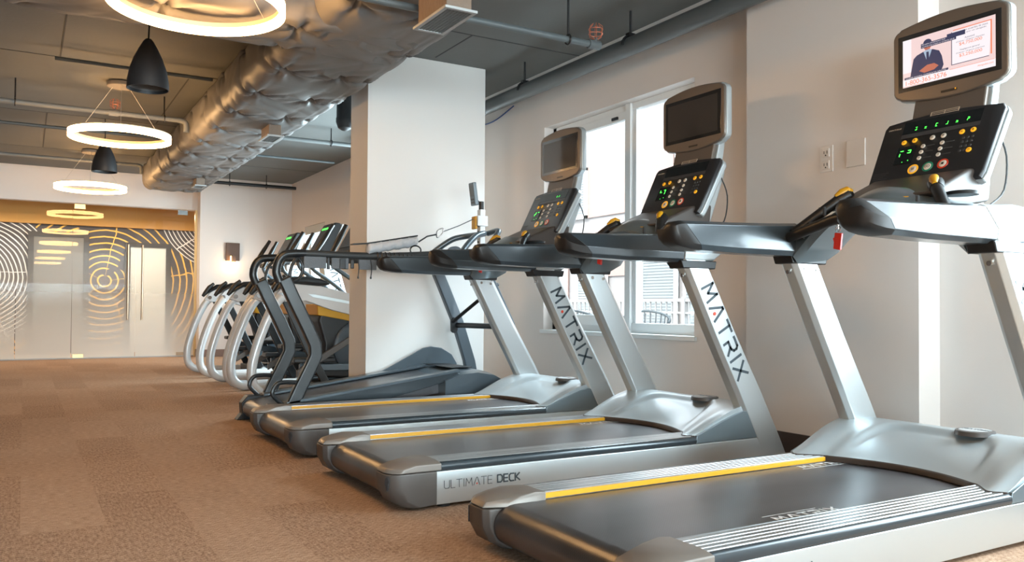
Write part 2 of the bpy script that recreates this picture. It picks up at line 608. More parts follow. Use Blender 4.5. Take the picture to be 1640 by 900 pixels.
def stroke_text(txt, h, t, gap=.28, mi=0, wide=1.0, dot=None, th=.0008):
    """2D lettering in XY starting at the origin, returns MB"""
    mb = MB()
    x = 0
    for ch in txt:
        wd, pl = STROKES[ch]
        for line in pl:
            for a, b_ in zip(line[:-1], line[1:]):
                A = Vector((x+a[0]*h*wide, a[1]*h, 0))
                B = Vector((x+b_[0]*h*wide, b_[1]*h, 0))
                d = (B-A).normalized()
                n = Vector((-d.y, d.x, 0))*t/2
                A2, B2 = A-d*t*.35, B+d*t*.35
                q = [A2+n, A2-n, B2-n, B2+n]
                mb.add([(p.x, p.y, 0) for p in q]+[(p.x, p.y, th) for p in q],
                       [(0, 1, 2, 3), (7, 6, 5, 4), (0, 4, 5, 1), (1, 5, 6, 2), (2, 6, 7, 3), (3, 7, 4, 0)], mi)
        if ch == 'A' and dot is not None:
            cx, cy = x+.5*h*wide, .22*h
            r = max(t*.75, .0042)
            mb.add([(cx, cy, th*1.5)]+[(cx+r*math.cos(a*PI/4), cy+r*math.sin(a*PI/4), th*1.5) for a in range(8)],
                   [(0, i+1, (i+1) % 8+1) for i in range(8)], dot)
        x += wd*h*wide+gap*h
    return mb, x-gap*h


def font_text(txt, h, mi=0, width=None):
    cu = bpy.data.curves.new('t', 'FONT')
    cu.body = txt
    cu.size = 1
    o = bpy.data.objects.new('t', cu)
    C.objects.link(o)
    dg = bpy.context.evaluated_depsgraph_get()
    me = bpy.data.meshes.new_from_object(o.evaluated_get(dg))
    vs = [v_.co.copy() for v_ in me.vertices]
    fs = [tuple(p.vertices) for p in me.polygons]
    bpy.data.objects.remove(o)
    bpy.data.curves.remove(cu)
    bpy.data.meshes.remove(me)
    x0 = min(p.x for p in vs)
    x1 = max(p.x for p in vs)
    y0 = min(p.y for p in vs)
    y1 = max(p.y for p in vs)
    sy = h/(y1-y0)
    sx = sy if width is None else width/(x1-x0)
    mb = MB()
    mb.add([((p.x-x0)*sx, (p.y-y0)*sy, 0) for p in vs], fs, mi)
    return mb, (x1-x0)*sx


def basis(o, ux, uy):
    ux = Vector(ux).normalized()
    uy = Vector(uy)
    uy = (uy-ux*uy.dot(ux)).normalized()
    uz = ux.cross(uy)
    m_ = Matrix((ux, uy, uz)).transposed().to_4x4()
    return Matrix.Translation(o) @ m_


# ------------------------------------------------------------------ room shell
CZ = 3.083
WX = 4.15
BY = -9.0       # back wall
LX = -5.0       # left wall
GY = 15.17      # glass wall plane
struct('floor', MB().box(LX, WX+.3, BY, 17.3, -.08, 0), M['carpet'], smooth=False)
mb = MB().box(LX, WX+.3, BY, 17.3, CZ, CZ+.2)
struct('ceiling', mb, M['ceiling'], smooth=False)
# plank seams of the slab soffit
seams = MB()
for y in (5.9, 8.35, 10.85, 13.3):
    seams.box(LX, WX, y-.006, y+.006, CZ-.003, CZ+.01)
for x, y0, y1 in ((.25, 6.0, 8.35), (-1.0, 5.9, 8.35), (1.35, 8.35, 10.8), (.2, 10.85, 13.3), (3.1, 5.9, 6.6)):
    seams.box(x-.006, x+.006, y0, y1, CZ-.003, CZ+.01)
struct('trim_1', seams, M['ceiling_line'], smooth=False)

# right wall with the window openings
WT = .22
wr = MB()


def wall_run(mb, y0, y1, holes):
    cur = y0
    for a, b_, z0, z1 in sorted(holes):
        mb.box(WX, WX+WT, cur, a, 0, CZ)
        mb.box(WX, WX+WT, a, b_, 0, z0)
        mb.box(WX, WX+WT, a, b_, z1, CZ)
        cur = b_
    mb.box(WX, WX+WT, cur, y1, 0, CZ)


W1 = (4.45, 6.45, .675, 2.553)
W2 = (12.95, 14.05, .8, 2.24)
WBS = [(.1, 1.95, .6, 2.7), (8.2, 10.6, .675, 2.553), (-5.9, -3.9, .6, 2.7), (-8.5, -6.6, .6, 2.7)]
wall_run(wr, BY, 14.87, [W1, W2]+WBS)
struct('wall_right', wr, M['wall'], smooth=False)
struct('wall_left', MB().box(LX-.2, LX, BY, 17.3, 0, CZ), mat('taupe_paint', (.11, .08, .065), .8), smooth=False)
# back wall with a wide unseen gap, added to let the back light in
bw = MB()
bw.box(LX, WX+.2, BY-.2, BY, 0, .3)
bw.box(LX, WX+.2, BY-.2, BY, 1.8, CZ)
struct('wall_back', bw, M['wall'], smooth=False)
# wall above the glass and the deeper recess wall
wf = MB()
wf.box(LX, 2.58, GY-.04, GY+.14, 2.532, CZ)
wf.box(2.58, WX+WT, 14.87, GY+.14, 0, CZ)
struct('wall_front', wf, M['wall'], smooth=False)
# pilaster on the right wall
struct('wall_pilaster', MB().box(3.97, WX+.02, 2.60, 3.78, 0, CZ), M['wall'], smooth=False)
struct('column', MB().box(2.51, 3.652, 6.69, 7.114, 0, CZ), mat('column_paint', (.73, .715, .69), .8, bump=(160, .05)), bevel=.004)
bb = MB()
bb.box(3.955, 3.97, 2.585, 3.795, 0, .14)
bb.box(3.955, WX, 2.585, 2.60, 0, .14)
bb.box(WX-.015, WX, -8.9, 2.585, 0, .14)
bb.box(WX-.015, WX, 3.825, 14.86, 0, .14)
struct('baseboard_right', bb, M['dark_trim'], smooth=False)
bb = MB()
bb.box(2.565, WX-.02, 14.855, 14.87, 0, .125)
bb.box(2.565, 2.58, 14.855, GY-.05, 0, .125)
struct('baseboard_front', bb, mat('tan_base', (.22, .14, .11), .5), smooth=False)
bb = MB()
bb.box(2.495, 3.667, 6.675, 6.69, 0, .1)
bb.box(2.495, 2.51, 6.69, 7.129, 0, .1)
struct('baseboard_column', bb, M['dark_trim'], smooth=False)

# corridor behind the glass
cor = MB().box(LX, WX+.3, 17.0, 17.2, 0, 2.32)
struct('wall_corridor', cor, M['mural'], smooth=False)
struct('trim_2', MB().box(LX, WX+.3, 16.9, 17.2, 2.32, CZ).box(LX, WX+.3, 15.33, 16.9, 2.75, 2.8), M['ochre'], smooth=False)
for i, (x0, x1, top, m_) in enumerate(((.05, 1.02, 2.18, M['mirror_d']), (1.62, 2.42, 2.05, M['grey_panel']))):
    d = struct('door_%d' % (i+1), MB().box(x0+.09, x1-.09, 16.96, 17.0, 0, top-.08), m_, smooth=False)
    f = MB().box(x0, x0+.09, 16.93, 17.0, 0, top-.08).box(x1-.09, x1, 16.93, 17.0, 0, top-.08).box(x0, x1, 16.93, 17.0, top-.08, top)
    obj('door_frame', f, M['frame_d'], d, smooth=False)

# window with vinyl frame
def window(name, wdw, mull, opener=True):
    y0, y1, z0, z1 = wdw
    fr = MB()
    t = .055
    X0, X1 = WX+.10, WX+.17
    fr.box(X0, X1, y0, y1, z0, z0+t+.03).box(X0, X1, y0, y1, z1-t, z1)
    fr.box(X0, X1, y0, y0+t, z0, z1).box(X0, X1, y1-t, y1, z0, z1)
    if mull:
        fr.box(X0-.02, X1, mull-.035, mull+.035, z0, z1)
        # sliding sash on the far half
        fr.box(X0-.02, X0+.02, mull+.03, y1-t, z0+t, z0+t+.09).box(X0-.02, X0+.02, mull+.03, y1-t, z1-t-.07, z1-t)
        fr.box(X0-.02, X0+.02, y1-t-.05, y1-t, z0+t, z1-t)
        fr.box(X0+.01, X1, mull-.075, mull-.035, z0+t, z1-t)
    o = struct(name, fr, M['white'], bevel=.004)
    ob = MB().box(WX+.135, WX+.141, y0+.03, y1-.03, z0+.03, z1-.03)
    obj('window_glass', ob, M['glass'], o, smooth=False)
    obj('window_sill', MB().box(WX-.025, X0, y0-.03, y1+.03, z0-.03, z0+.004), M['white'], o, bevel=.004)
    if opener:
        obj('window_latch', MB().box(X0-.035, X0-.02, mull+.12, mull+.2, z1-t-.055, z1-t-.03), M['black'], o, bevel=.003)
    return o


window('window_1', W1, 5.32)
window('window_2', W2, None, False)
obj('blind_rail', MB().box(WX+.01, WX+.09, W2[0]+.02, W2[1]-.02, 2.10, 2.235), M['grey_panel'], bpy.data.objects['window_2'], bevel=.006)

# ------------------------------------------------------------------ glass partition
gx = [-3.2, -1.2, -.113, .669, 1.615, 2.545]
for i in range(5):
    a, b_ = gx[i], gx[i+1]
    p = MB().box(a+.004, b_-.004, GY, GY+.012, .02, 2.525)
    p.m = [1 if all(abs(p.v[q].y-GY) < 1e-6 for q in f_) else 0 for f_ in p.f]
    if i in (3, 4):
        t = thing('glass_door', ('left' if i == 3 else 'right')+' leaf of the frosted glass double door, ' + ('beside the gold floor pivot' if i == 3 else 'against the wall'), 'door', ((a+b_)/2, GY, 0), 0)
        p.xf(Matrix.Translation((-(a+b_)/2, -GY, 0)))
        obj('glass_pane', p, [M['glass_clear'], M['glass_film']], t, smooth=False)
        hx = (1.49 if i == 3 else 1.71)-(a+b_)/2
        obj('pull_handle', MB().tube([(hx, -.06, .63), (hx, -.06, 1.89)], .017, 12), M['steel'], t, label='long vertical brushed bar handle')
        obj('handle_post', MB().tube([(hx, -.06, .80), (hx, .0, .80)], .009, 8).tube([(hx, -.06, 1.72), (hx, .0, 1.72)], .009, 8), M['steel'], t)
        fx_ = a+.02 if i == 3 else b_-.28
        fx_ -= (a+b_)/2
        obj('pivot_fitting', MB().box(fx_, fx_+.16, -.012, .024, .012, .075), M['brass'] if i == 3 else M['steel'], t, bevel=.003)
        obj('pivot_fitting', MB().box(fx_, fx_+.16, -.012, .024, 2.44, 2.52), M['brass'] if i == 3 else M['chrome'], t, bevel=.003)
    else:
        struct('window_%d' % (i+4), p, [M['glass_clear'], M['glass_film']], smooth=False)
struct('trim_3', MB().box(gx[0], gx[5], GY-.02, GY+.03, 0, .018), M['grille'], smooth=False)
struct('trim_4', MB().box(2.545, 2.58, GY-.03, GY+.04, 0, 2.532), M['brass'], smooth=False)
struct('trim_5', MB().box(LX, gx[0], GY, GY+.14, 0, 2.53), M['wall'], smooth=False)

# ------------------------------------------------------------------ outside
struct('ground_outside', MB().box(WX+.3, 40, -20, 60, -3.2, -3.0), M['deckout'], smooth=False)
bld = thing('apartment_building', 'pale apartment facade with white and pink panels seen through the window', 'building', (11.5, 14.5, -3))
fa = MB()
fa.box(0, 4, -14, 22, 0, 12, 0)
obj('facade', fa, M['facade'], bld, smooth=False)
pp = MB()
for (y, z, wy, hz) in ((-1.6, 4.6, 3.0, 1.15), (-1.6, 6.0, 3.0, 1.6), (2.2, 3.0, 2.6, 3.0), (6.5, 5.2, 2.8, 1.6), (-6.4, 3.0, 3, 4)):
    pp.box(-.05, 0, y, y+wy, z, z+hz)
obj('facade_panel', pp, M['facade_p'], bld, bevel=.01)
for (y, z, wy, hz) in ((-3.1, 3.15, 1.15, 2.1), (-1.75, 3.15, 1.15, 2.1), (.6, 3.15, 1.2, 2.1), (-2.9, 6.0, 1.2, 1.2), (1.4, 6.0, 1.2, 1.2), (4.9, 3.2, 1.3, 2.0), (8.0, 3.2, 1.3, 2.0), (5.0, 6.2, 1.3, 1.2)):
    wn_ = obj('facade_window', MB().box(-.10, -.04, y, y+wy, z, z+.07).box(-.10, -.04, y, y+wy, z+hz-.07, z+hz).box(-.10, -.04, y, y+.08, z, z+hz).box(-.10, -.04, y+wy-.08, y+wy, z, z+hz), M['white'], bld, smooth=False)
    sl = MB()
    zz = z+.08
    while zz < z+hz-.08:
        sl.box(-.085, -.07, y+.08, y+wy-.08, zz, zz+.05)
        zz += .062
    sl.box(-.065, -.055, y+.06, y+wy-.06, z+.06, z+hz-.06)
    obj('window_blind', sl, M['shutter'], wn_, smooth=False)
# balcony outside our window
bal = thing('balcony', 'white balcony railing with slim bars outside the window', 'railing', (7.1, 9.0, 0))
obj('slab', MB().box(-2.6, 1.4, -5, 5, -.25, -.05), M['deckout'], bal, smooth=False)
rl = MB().box(1.3, 1.35, -5, 4, .98, 1.03).box(1.3, 1.35, -5, 4, .80, .83).box(1.3, 1.35, -5, 4, .05, .08)
obj('rail', rl, M['white_mat'], bal, smooth=False)
rl = MB()
yy = -5.0
while yy < 4:
    rl.box(1.315, 1.335, yy, yy+.02, -.05, 1.0)
    yy += .125
o = obj('baluster_row', rl, M['white_mat'], bal, smooth=False)
o['kind'] = 'stuff'
for yy in (-3.0, .2, 3.5):
    obj('post', MB().box(1.29, 1.36, yy, yy+.07, -.05, 1.05), M['white_mat'], bal, smooth=False)


def tub_chair(loc, rz, label):
    t = thing('patio_chair', label, 'chair', loc, rz, 'patio chairs on the balcony')
    obj('seat', MB().lathe([(.0, .40), (.26, .40), (.28, .42), (.26, .45), (0, .45)], n=24), M['wicker'], t)
    R = []
    for k in range(17):
        a = math.radians(-125+250*k/16)
        R.append((.30*math.cos(a), .30*math.sin(a), .74+.10*math.cos(a)))
    obj('back_rail', MB().tube(R, .016, 8), M['wicker'], t)
    sp_ = MB()
    for k in range(17):
        a = math.radians(-125+250*k/16)
        sp_.tube([(.25*math.cos(a), .25*math.sin(a), .43), R[k]], .008, 6)
    obj('spindle_row', sp_, M['wicker'], t)
    for a in (45, 135, 225, 315):
        obj('leg', MB().tube([(.2*math.cos(math.radians(a)), .2*math.sin(math.radians(a)), .42), (.26*math.cos(math.radians(a)), .26*math.sin(math.radians(a)), -.05)], .014, 8), M['wicker'], t)
    return t


tub_chair((7.45, 8.9, 0), math.radians(60), 'grey spindle-back balcony chair at the right of the window')
tub_chair((7.3, 10.25, 0), math.radians(100), 'grey spindle-back balcony chair seen between the treadmill posts')
t = thing('patio_table', 'low white table beside the balcony chairs', 'table', (7.75, 9.6, 0))
obj('table_top', MB().lathe([(0, .5), (.3, .5), (.3, .53), (0, .53)], n=24), M['white_mat'], t)
obj('pedestal', MB().lathe([(.2, -.05), (.05, .0), (.04, .5)], n=16), M['white_mat'], t)

# ------------------------------------------------------------------ ceiling services
def big_pipe():
    t = thing('drain_pipe', 'large dark painted pipe running along the ceiling above the window wall', 'pipe', (3.84, 5, 2.818))
    obj('pipe_run', MB().tube([(0, -9, 0), (0, 5.4, 0)], .067, 28), M['pipe'], t)
    for y in (-1.62, -.2, 1.3, 2.9):
        h = MB().tube([(0, y, .075), (0, y, .263)], .009, 8)
        R = [(.076*math.cos(a), y, .076*math.sin(a)) for a in [PI*k/10 for k in range(11)]]
        h.tube(R, .010, 8)
        h.box(-.03, .03, y-.02, y+.02, .074, .095)
        obj('hanger', h, M['black'], t)


big_pipe()
p = obj('cable', MB().tube([(4.14, 7.0, 2.87), (4.13, 7.3, 2.80), (4.13, 7.55, 2.79), (4.13, 7.85, 2.83)], .006, 8, sub=5), M['blue'])
tag(p, 'thin blue cable looping against the wall under the large pipe', 'cable')


def sprinkler(parent, loc):
    s = MB().tube([(0, 0, 0), (0, 0, .05)], .012, 8)
    s.xf(Matrix.Translation(loc))
    h = obj('sprinkler_head', s, M['pipe'], parent)
    g = MB()
    for k in range(6):
        a = 2*PI*k/6
        pts = [(.012*math.cos(a), .012*math.sin(a), .04), (.045*math.cos(a), .045*math.sin(a), .06), (.048*math.cos(a), .048*math.sin(a), .12), (.02*math.cos(a), .02*math.sin(a), .145)]
        g.tube(pts, .0022, 5)
    for z in (.075, .105):
        g.tube([(.048*math.cos(2*PI*k/16), .048*math.sin(2*PI*k/16), z) for k in range(17)], .002, 5)
    g.xf(Matrix.Translation(loc))
    obj('wire_guard', g, M['copper'], h, label='red wire cage')


def xpipe(label, y, z, x0, x1, r, m_, hang=(), elbow=None, sprk=None, name='sprinkler_pipe'):
    t = thing(name, label, 'pipe', (x0, y, z))
    pts = [(0, 0, 0), (x1-x0, 0, 0)]
    mb_ = MB().tube(pts, r, 14)
    if elbow:
        mb_.tube([(x1-x0-.01, 0, 0), (x1-x0+.05, 0, -.01), (x1-x0+.07, 0, elbow*.4), (x1-x0+.07, 0, elbow)], r*1.15, 12, sub=4)
    obj('pipe_run', mb_, m_, t)
    for hx in hang:
        h = MB().tube([(hx-x0, 0, 0), (hx-x0, 0, CZ-z)], .007, 8)
        h.tube([(hx-x0, r*1.5*math.cos(2*PI*k/12), r*1.5*math.sin(2*PI*k/12)) for k in range(13)], .006, 6)
        obj('hanger', h, M['black'], t)
    if sprk is not None:
        sprinkler(t, (sprk-x0, 0, 0))
        if name == 'sprinkler_pipe':
            obj('fitting', MB().tube([(sprk-x0-.06, 0, 0), (sprk-x0+.03, 0, 0)], r*1.35, 12), m_, t)
    return t


xpipe('dark pipe beyond the near ceiling grille ending in a caged sprinkler', 4.475, 2.645, 1.2, 3.30, .022, M['pipe'], (3.06,), None, 3.285)
xpipe('painted pipe crossing left of the duct above the second ring light', 9.36, 2.85, -4.9, 1.40, .026, M['pipe_l'], (-.1, 1.25), -.12, .78)
xpipe('grey pipe emerging right of the duct towards the column', 9.93, 2.9, 2.42, 3.74, .026, M['pipe_l'], (3.25,), None, None)
xpipe('small conduit behind the black cone pendant', 8.1, 3.0, .2, 1.50, .018, M['pipe'], (), None, None, 'conduit')
xpipe('painted pipe close to the far wall above the glass partition', 13.45, 2.97, -4.9, 1.42, .024, M['pipe_l'], (-1.8,), -.13, None)
xpipe('thin dark bar across the ceiling behind the column', 11.28, 2.9, 2.43, 3.74, .016, M['pipe'], (), None, None, 'conduit')
xpipe('dark pipe hung near the recess wall ceiling', 14.1, 2.90, 2.42, 4.0, .028, M['black'], (2.9, 3.5), None, None)
xpipe('long conduit across the left ceiling in front of the middle ring light', 11.12, 2.97, -4.9, 1.48, .02, M['pipe'], (), None, None, 'conduit')
# pipe stub hanging by the column
t = thing('pipe_stub', 'short dark capped pipe hanging from the ceiling left of the column', 'pipe', (2.86, 8.3, 0))
obj('pipe_body', MB().lathe([(.085, CZ), (.085, 2.85), (.09, 2.84), (.09, 2.80), (.07, 2.74), (.03, 2.715), (0, 2.71)], n=24), M['cone'], t)

# wrapped duct -------------------------------------------------------
TIES = []


def duct_disp(a, b_, seed, pa=.80, pb=.44):
    """quilted wrap: bulges between tie points and folds radiating from them"""
    ia, ib = round(a/pa), round(b_/pb)
    da, db = a-ia*pa, b_-ib*pb
    rr_ = math.hypot(da, db)
    th = math.atan2(db, da)
    bulge = (abs(math.sin(PI*a/pa)))**.5*.016+(abs(math.sin(PI*b_/pb)))**.5*.014
    ph = (ia*12.9898+ib*78.233+seed)
    w1 = th*2+ph
    tri = 1-2*abs((( (5.5*th+ph+.8*math.sin(w1))/(2*PI)) % 1)*2-1)
    folds = .026*tri*math.exp(-(rr_/.20)**1.5)*min(1, rr_/.035)
    tri2 = 1-2*abs((((11*th+ph*2)/(2*PI)) % 1)*2-1)
    folds += .012*tri2*math.exp(-(rr_/.14)**2)*min(1, rr_/.03)
    pit = -.028*math.exp(-(rr_/.05)**2)
    lam = (b_*5.2+.9*math.sin(3.1*a+seed)+.5*math.sin(6.3*a+2*seed+b_))
    drape = .008*(abs(math.sin(PI*lam))**.6-.5)*(.35+.65*abs(math.sin(1.7*a+.9*b_+seed)))
    return bulge+folds+drape+pit-.018


def duct_mesh(length, w_, h_, seed, nL=None, taper=None, nc=120, rc=.17):
    """duct along +Y, cross-section centred on x with its bottom at z=0"""
    prof = []
    per = []
    # rounded rectangle sampled uniformly
    pts = []
    hw = w_/2
    corners = [(hw-rc, rc, -PI/2), (hw-rc, h_-rc, 0), (-hw+rc, h_-rc, PI/2), (-hw+rc, rc, PI)]
    for k, (cx, cz, a0) in enumerate(corners):
        for j in range(9):
            a = a0+PI/2*j/8
            pts.append(Vector((cx+rc*math.cos(a), cz+rc*math.sin(a))))
    pts.append(pts[0].copy())
    L = [0]
    for a, b_ in zip(pts[:-1], pts[1:]):
        L.append(L[-1]+(b_-a).length)
    for k in range(nc):
        s_ = L[-1]*k/nc
        i = max(j for j in range(len(L)-1) if L[j] <= s_)
        f_ = (s_-L[i])/max(1e-6, L[i+1]-L[i])
        prof.append(pts[i].lerp(pts[i+1], f_))
        per.append(s_)
    nL = nL or int(length/.02)
    cz = Vector((0, h_/2))
    R = []
    for i in range(nL+1):
        y = length*i/nL
        sc_ = 1 if taper is None else taper(y)
        ring = []
        for k, p_ in enumerate(prof):
            q = prof[(k+1) % nc]-prof[k-1]
            n_ = Vector((q.y, -q.x)).normalized()
            d_ = duct_disp(y, per[k], seed)
            pp_ = p_+n_*d_
            pp_ = cz+(pp_-cz)*sc_
            ring.append((pp_.x, y, pp_.y))
        R.append(ring)
    return MB().loft(R)


duct = thing('air_duct', 'big fabric-wrapped grey duct running along the ceiling', 'duct', (1.96, 4.6, 2.64))


def end_taper(y, L=9.3):
    d_ = L-y
    return 1 if d_ > .35 else max(.55, math.sqrt(max(0, 1-((.35-d_)/.35)**2)))


obj('main_run', duct_mesh(9.3, .88, .42, 1.3, taper=end_taper, rc=.13), M['wrap'], duct, ang=180)
cross = duct_mesh(7.0, .74, .42, 4.1, rc=.1)
cross.xf(Matrix.Translation((.32, .74, -.003)) @ Matrix.Rotation(math.radians(90), 4, 'Z'))
obj('cross_run', cross, M['wrap'], duct, ang=180)


def diffuser(x0, x1, y0, y1, z, parent, ox):
    X0, Y0, Z0 = ox
    bx = MB().box(x0+.02-X0, x1-.02-X0, y0+.03-Y0, y1-.03-Y0, z-Z0, 2.76-Z0)
    f = obj('outlet_box', bx, mat('outlet_box_wrap', (.20, .14, .10), .5, bump=(30, .5)), parent, bevel=.006, label='boxed outlet with a pale square grille')
    g = MB()
    X_0, X_1, Y_0, Y_1, zz_ = x0-X0, x1-X0, y0-Y0, y1-Y0, z-Z0
    fw_ = .022
    g.box(X_0, X_1, Y_0, Y_0+fw_, zz_-.014, zz_, 0).box(X_0, X_1, Y_1-fw_, Y_1, zz_-.014, zz_, 0)
    g.box(X_0, X_0+fw_, Y_0+fw_, Y_1-fw_, zz_-.014, zz_, 0).box(X_1-fw_, X_1, Y_0+fw_, Y_1-fw_, zz_-.014, zz_, 0)
    g.box(X_0+fw_, X_1-fw_, Y_0+fw_, Y_1-fw_, zz_-.002, zz_-.001, 1)
    yv = Y_0+fw_+.008
    while yv < Y_1-fw_-.004:
        g.box(X_0+fw_, X_1-fw_, yv, yv+.004, zz_-.010, zz_-.003, 2)
        yv += .016
    xv = X_0+fw_+.012
    while xv < X_1-fw_-.004:
        g.box(xv, xv+.003, Y_0+fw_, Y_1-fw_, zz_-.011, zz_-.008, 2)
        xv += .02
    obj('grille', g, [M['grille'], M['slot'], M['pipe_l']], f, smooth=False)


O_ = (1.96, 4.6, 2.64)
diffuser(1.92, 2.115, 3.97, 4.40, 2.50, duct, O_)
diffuser(1.99, 2.15, 8.0, 8.36, 2.53, duct, O_)
diffuser(2.0, 2.15, 11.95, 12.25, 2.54, duct, O_)
obj('reducer_run', duct_mesh(3.8, .36, .30, 2.2, rc=.07).xf(Matrix.Translation((.06, -3.75, .07))), M['wrap'], duct, ang=180)

# ------------------------------------------------------------------ ring lights
def ring_light():
    t = thing('ring_pendant', 'x', 'pendant lamp', (0, 0, 2.51))
    Ro, Ri = .465, .435
    n = 96
    led = MB().lathe([(Ro, .062), (Ro, 0), (Ri, 0), (Ri, .044)], n=n)
    obj('light_ring', led, M['ring_led'], t)
    hs = MB().lathe([(Ri, .044), (Ri, .072), (Ro, .072), (Ro, .062)], n=n)
    obj('housing_ring', hs, M['ring_al'], t)
    obj('ceiling_canopy', MB().lathe([(0, CZ-2.51-.05), (.125, CZ-2.51-.05), (.13, CZ-2.51-.045), (.13, CZ-2.51-.012), (.05, CZ-2.51-.01), (.05, CZ-2.51)], n=40), [M['canopy']], t)
    for k in range(3):
        a = math.radians(25+120*k)
        w_ = MB().tube([(.45*math.cos(a), .45*math.sin(a), .07), (.09*math.cos(a), .09*math.sin(a), CZ-2.51-.05)], .0022, 6)
        obj('suspension_wire', w_, M['wire'], t)
    return t


r0 = ring_light()
ring_lab = ['large glowing ring lamp at the top edge, nearest of the row', 'middle of the three glowing ring lamps, beyond the big black cone shade', 'smallest and farthest glowing ring lamp, before the glass partition']
for i, y in enumerate((4.77, 8.98, 13.15, .57, -3.63, -7.6)):
    o = r0 if i == 0 else copy_tree(r0)
    o.location = (.8, y, 2.51)
    o['label'] = ring_lab[i] if i < 3 else 'glowing ring lamp seen only as a reflection in the glass partition'
    o['group'] = 'ring lamps in a row along the ceiling' if i < 3 else 'ring lamps seen only in the glass'


def cone(loc, sc_, label):
    t = thing('cone_pendant', label, 'pendant lamp', loc, 0, 'black cone pendants')
    prof = [(.0, .36), (.02, .358), (.035, .34), (.062, .29), (.095, .22), (.122, .14), (.137, .06), (.14, 0), (.134, .0), (.13, .06), (.11, .14)]
    obj('shade', MB().lathe([(r*sc_, z*sc_) for r, z in prof], n=40), M['cone'], t, ang=60)
    obj('inner_reflector', MB().lathe([(.129*sc_, .02*sc_), (.11*sc_, .14*sc_), (0, .2*sc_)], n=32), M['cone_in'], t)
    H_ = CZ-loc[2]
    obj('cord', MB().tube([(0, 0, .35*sc_), (.004, 0, .35*sc_+(H_-.35*sc_)*.5), (0, 0, H_)], .006, 8), M['black'], t)
    return t


cone((.78, 6.72, 2.50), 1.06, 'large matt black cone pendant shade in front of the middle ring lamp')
cone((.80, 10.85, 2.45), 1.0, 'small dark cone pendant hanging behind the middle ring lamp')

# wall sconce
t = thing('wall_sconce', 'bronze square wall sconce glowing on the far white wall', 'wall lamp', (3.12, 14.87, 1.66))
obj('backplate', MB().box(-.115, .115, -.04, 0, 0, .31), M['walnut'], t, bevel=.004)
obj('lamp_block', MB().box(-.035, .035, -.115, -.04, -.02, .09), M['walnut'], t, bevel=.003)
obj('light_slot', MB().box(-.045, -.036, -.1, -.04, -.01, .08).box(-.03, .03, -.1, -.045, -.026, -.021), M['sconce'], t, smooth=False)
light('sconce_glow', 'POINT', (3.10, 14.72, 1.60), (0, 0, 0), 1.5, (1, .72, .4))

# outlets
t = thing('wall_outlet', 'white double socket plate on the wall left of the tall console', 'outlet', (3.97, 3.165, 1.745))
obj('cover_plate', MB().box(-.008, 0, -.045, .045, -.075, .075), M['outlet'], t, bevel=.003)
for z in (.035, -.035):
    s_ = obj('socket', MB().box(-.012, -.006, -.024, .024, z-.025, z+.025), M['outlet'], t, bevel=.004)
    obj('socket_slot', MB().box(-.013, -.011, -.012, -.008, z-.006, z+.012).box(-.013, -.011, .008, .012, z-.006, z+.010).box(-.013, -.011, -.004, .004, z-.018, z-.011), M['slot'], s_, smooth=False)
p = obj('blank_plate', MB().box(-.008, 0, -.06, .06, -.075, .075), M['outlet'], bevel=.003)
p.location = (3.97, 2.97, 1.75)
tag(p, 'blank pale cover plate on the wall right of the socket', 'wall plate')

# ------------------------------------------------------------------ treadmill
X0 = 2.4


def lx(pts):
    return [(x-X0, z) for x, z in pts]


def ss(t):
    t = max(0, min(1, t))
    return t*t*(3-2*t)


def hood_edge(ay):
    if ay < .33:
        return 3.13+.09*(1-(ay/.33)**2)
    return 3.13-.11*ss((ay-.33)/.15)+.05*ss((ay-.44)/.06)


def hood_h(x, ay):
    """hood height at world-base x and |y|"""
    xr = hood_edge(ay)
    u = max(0, min(1, (x-xr)/(3.50-xr)))
    sh = .206+.144*math.sin(u*PI/2)**1.15
    if x > 3.54:
        sh -= .19*((x-3.54)/.12)**2
    if ay < .36:
        e = ((ay/.315)**5+(max(0, x-3.0)/.50)**5)**.2
        inside = 1-ss((e-.88)/.13)
        sh -= .024*inside*ss((x-xr)/.20)
    return max(sh, .203 if x < 3.54 else .05)


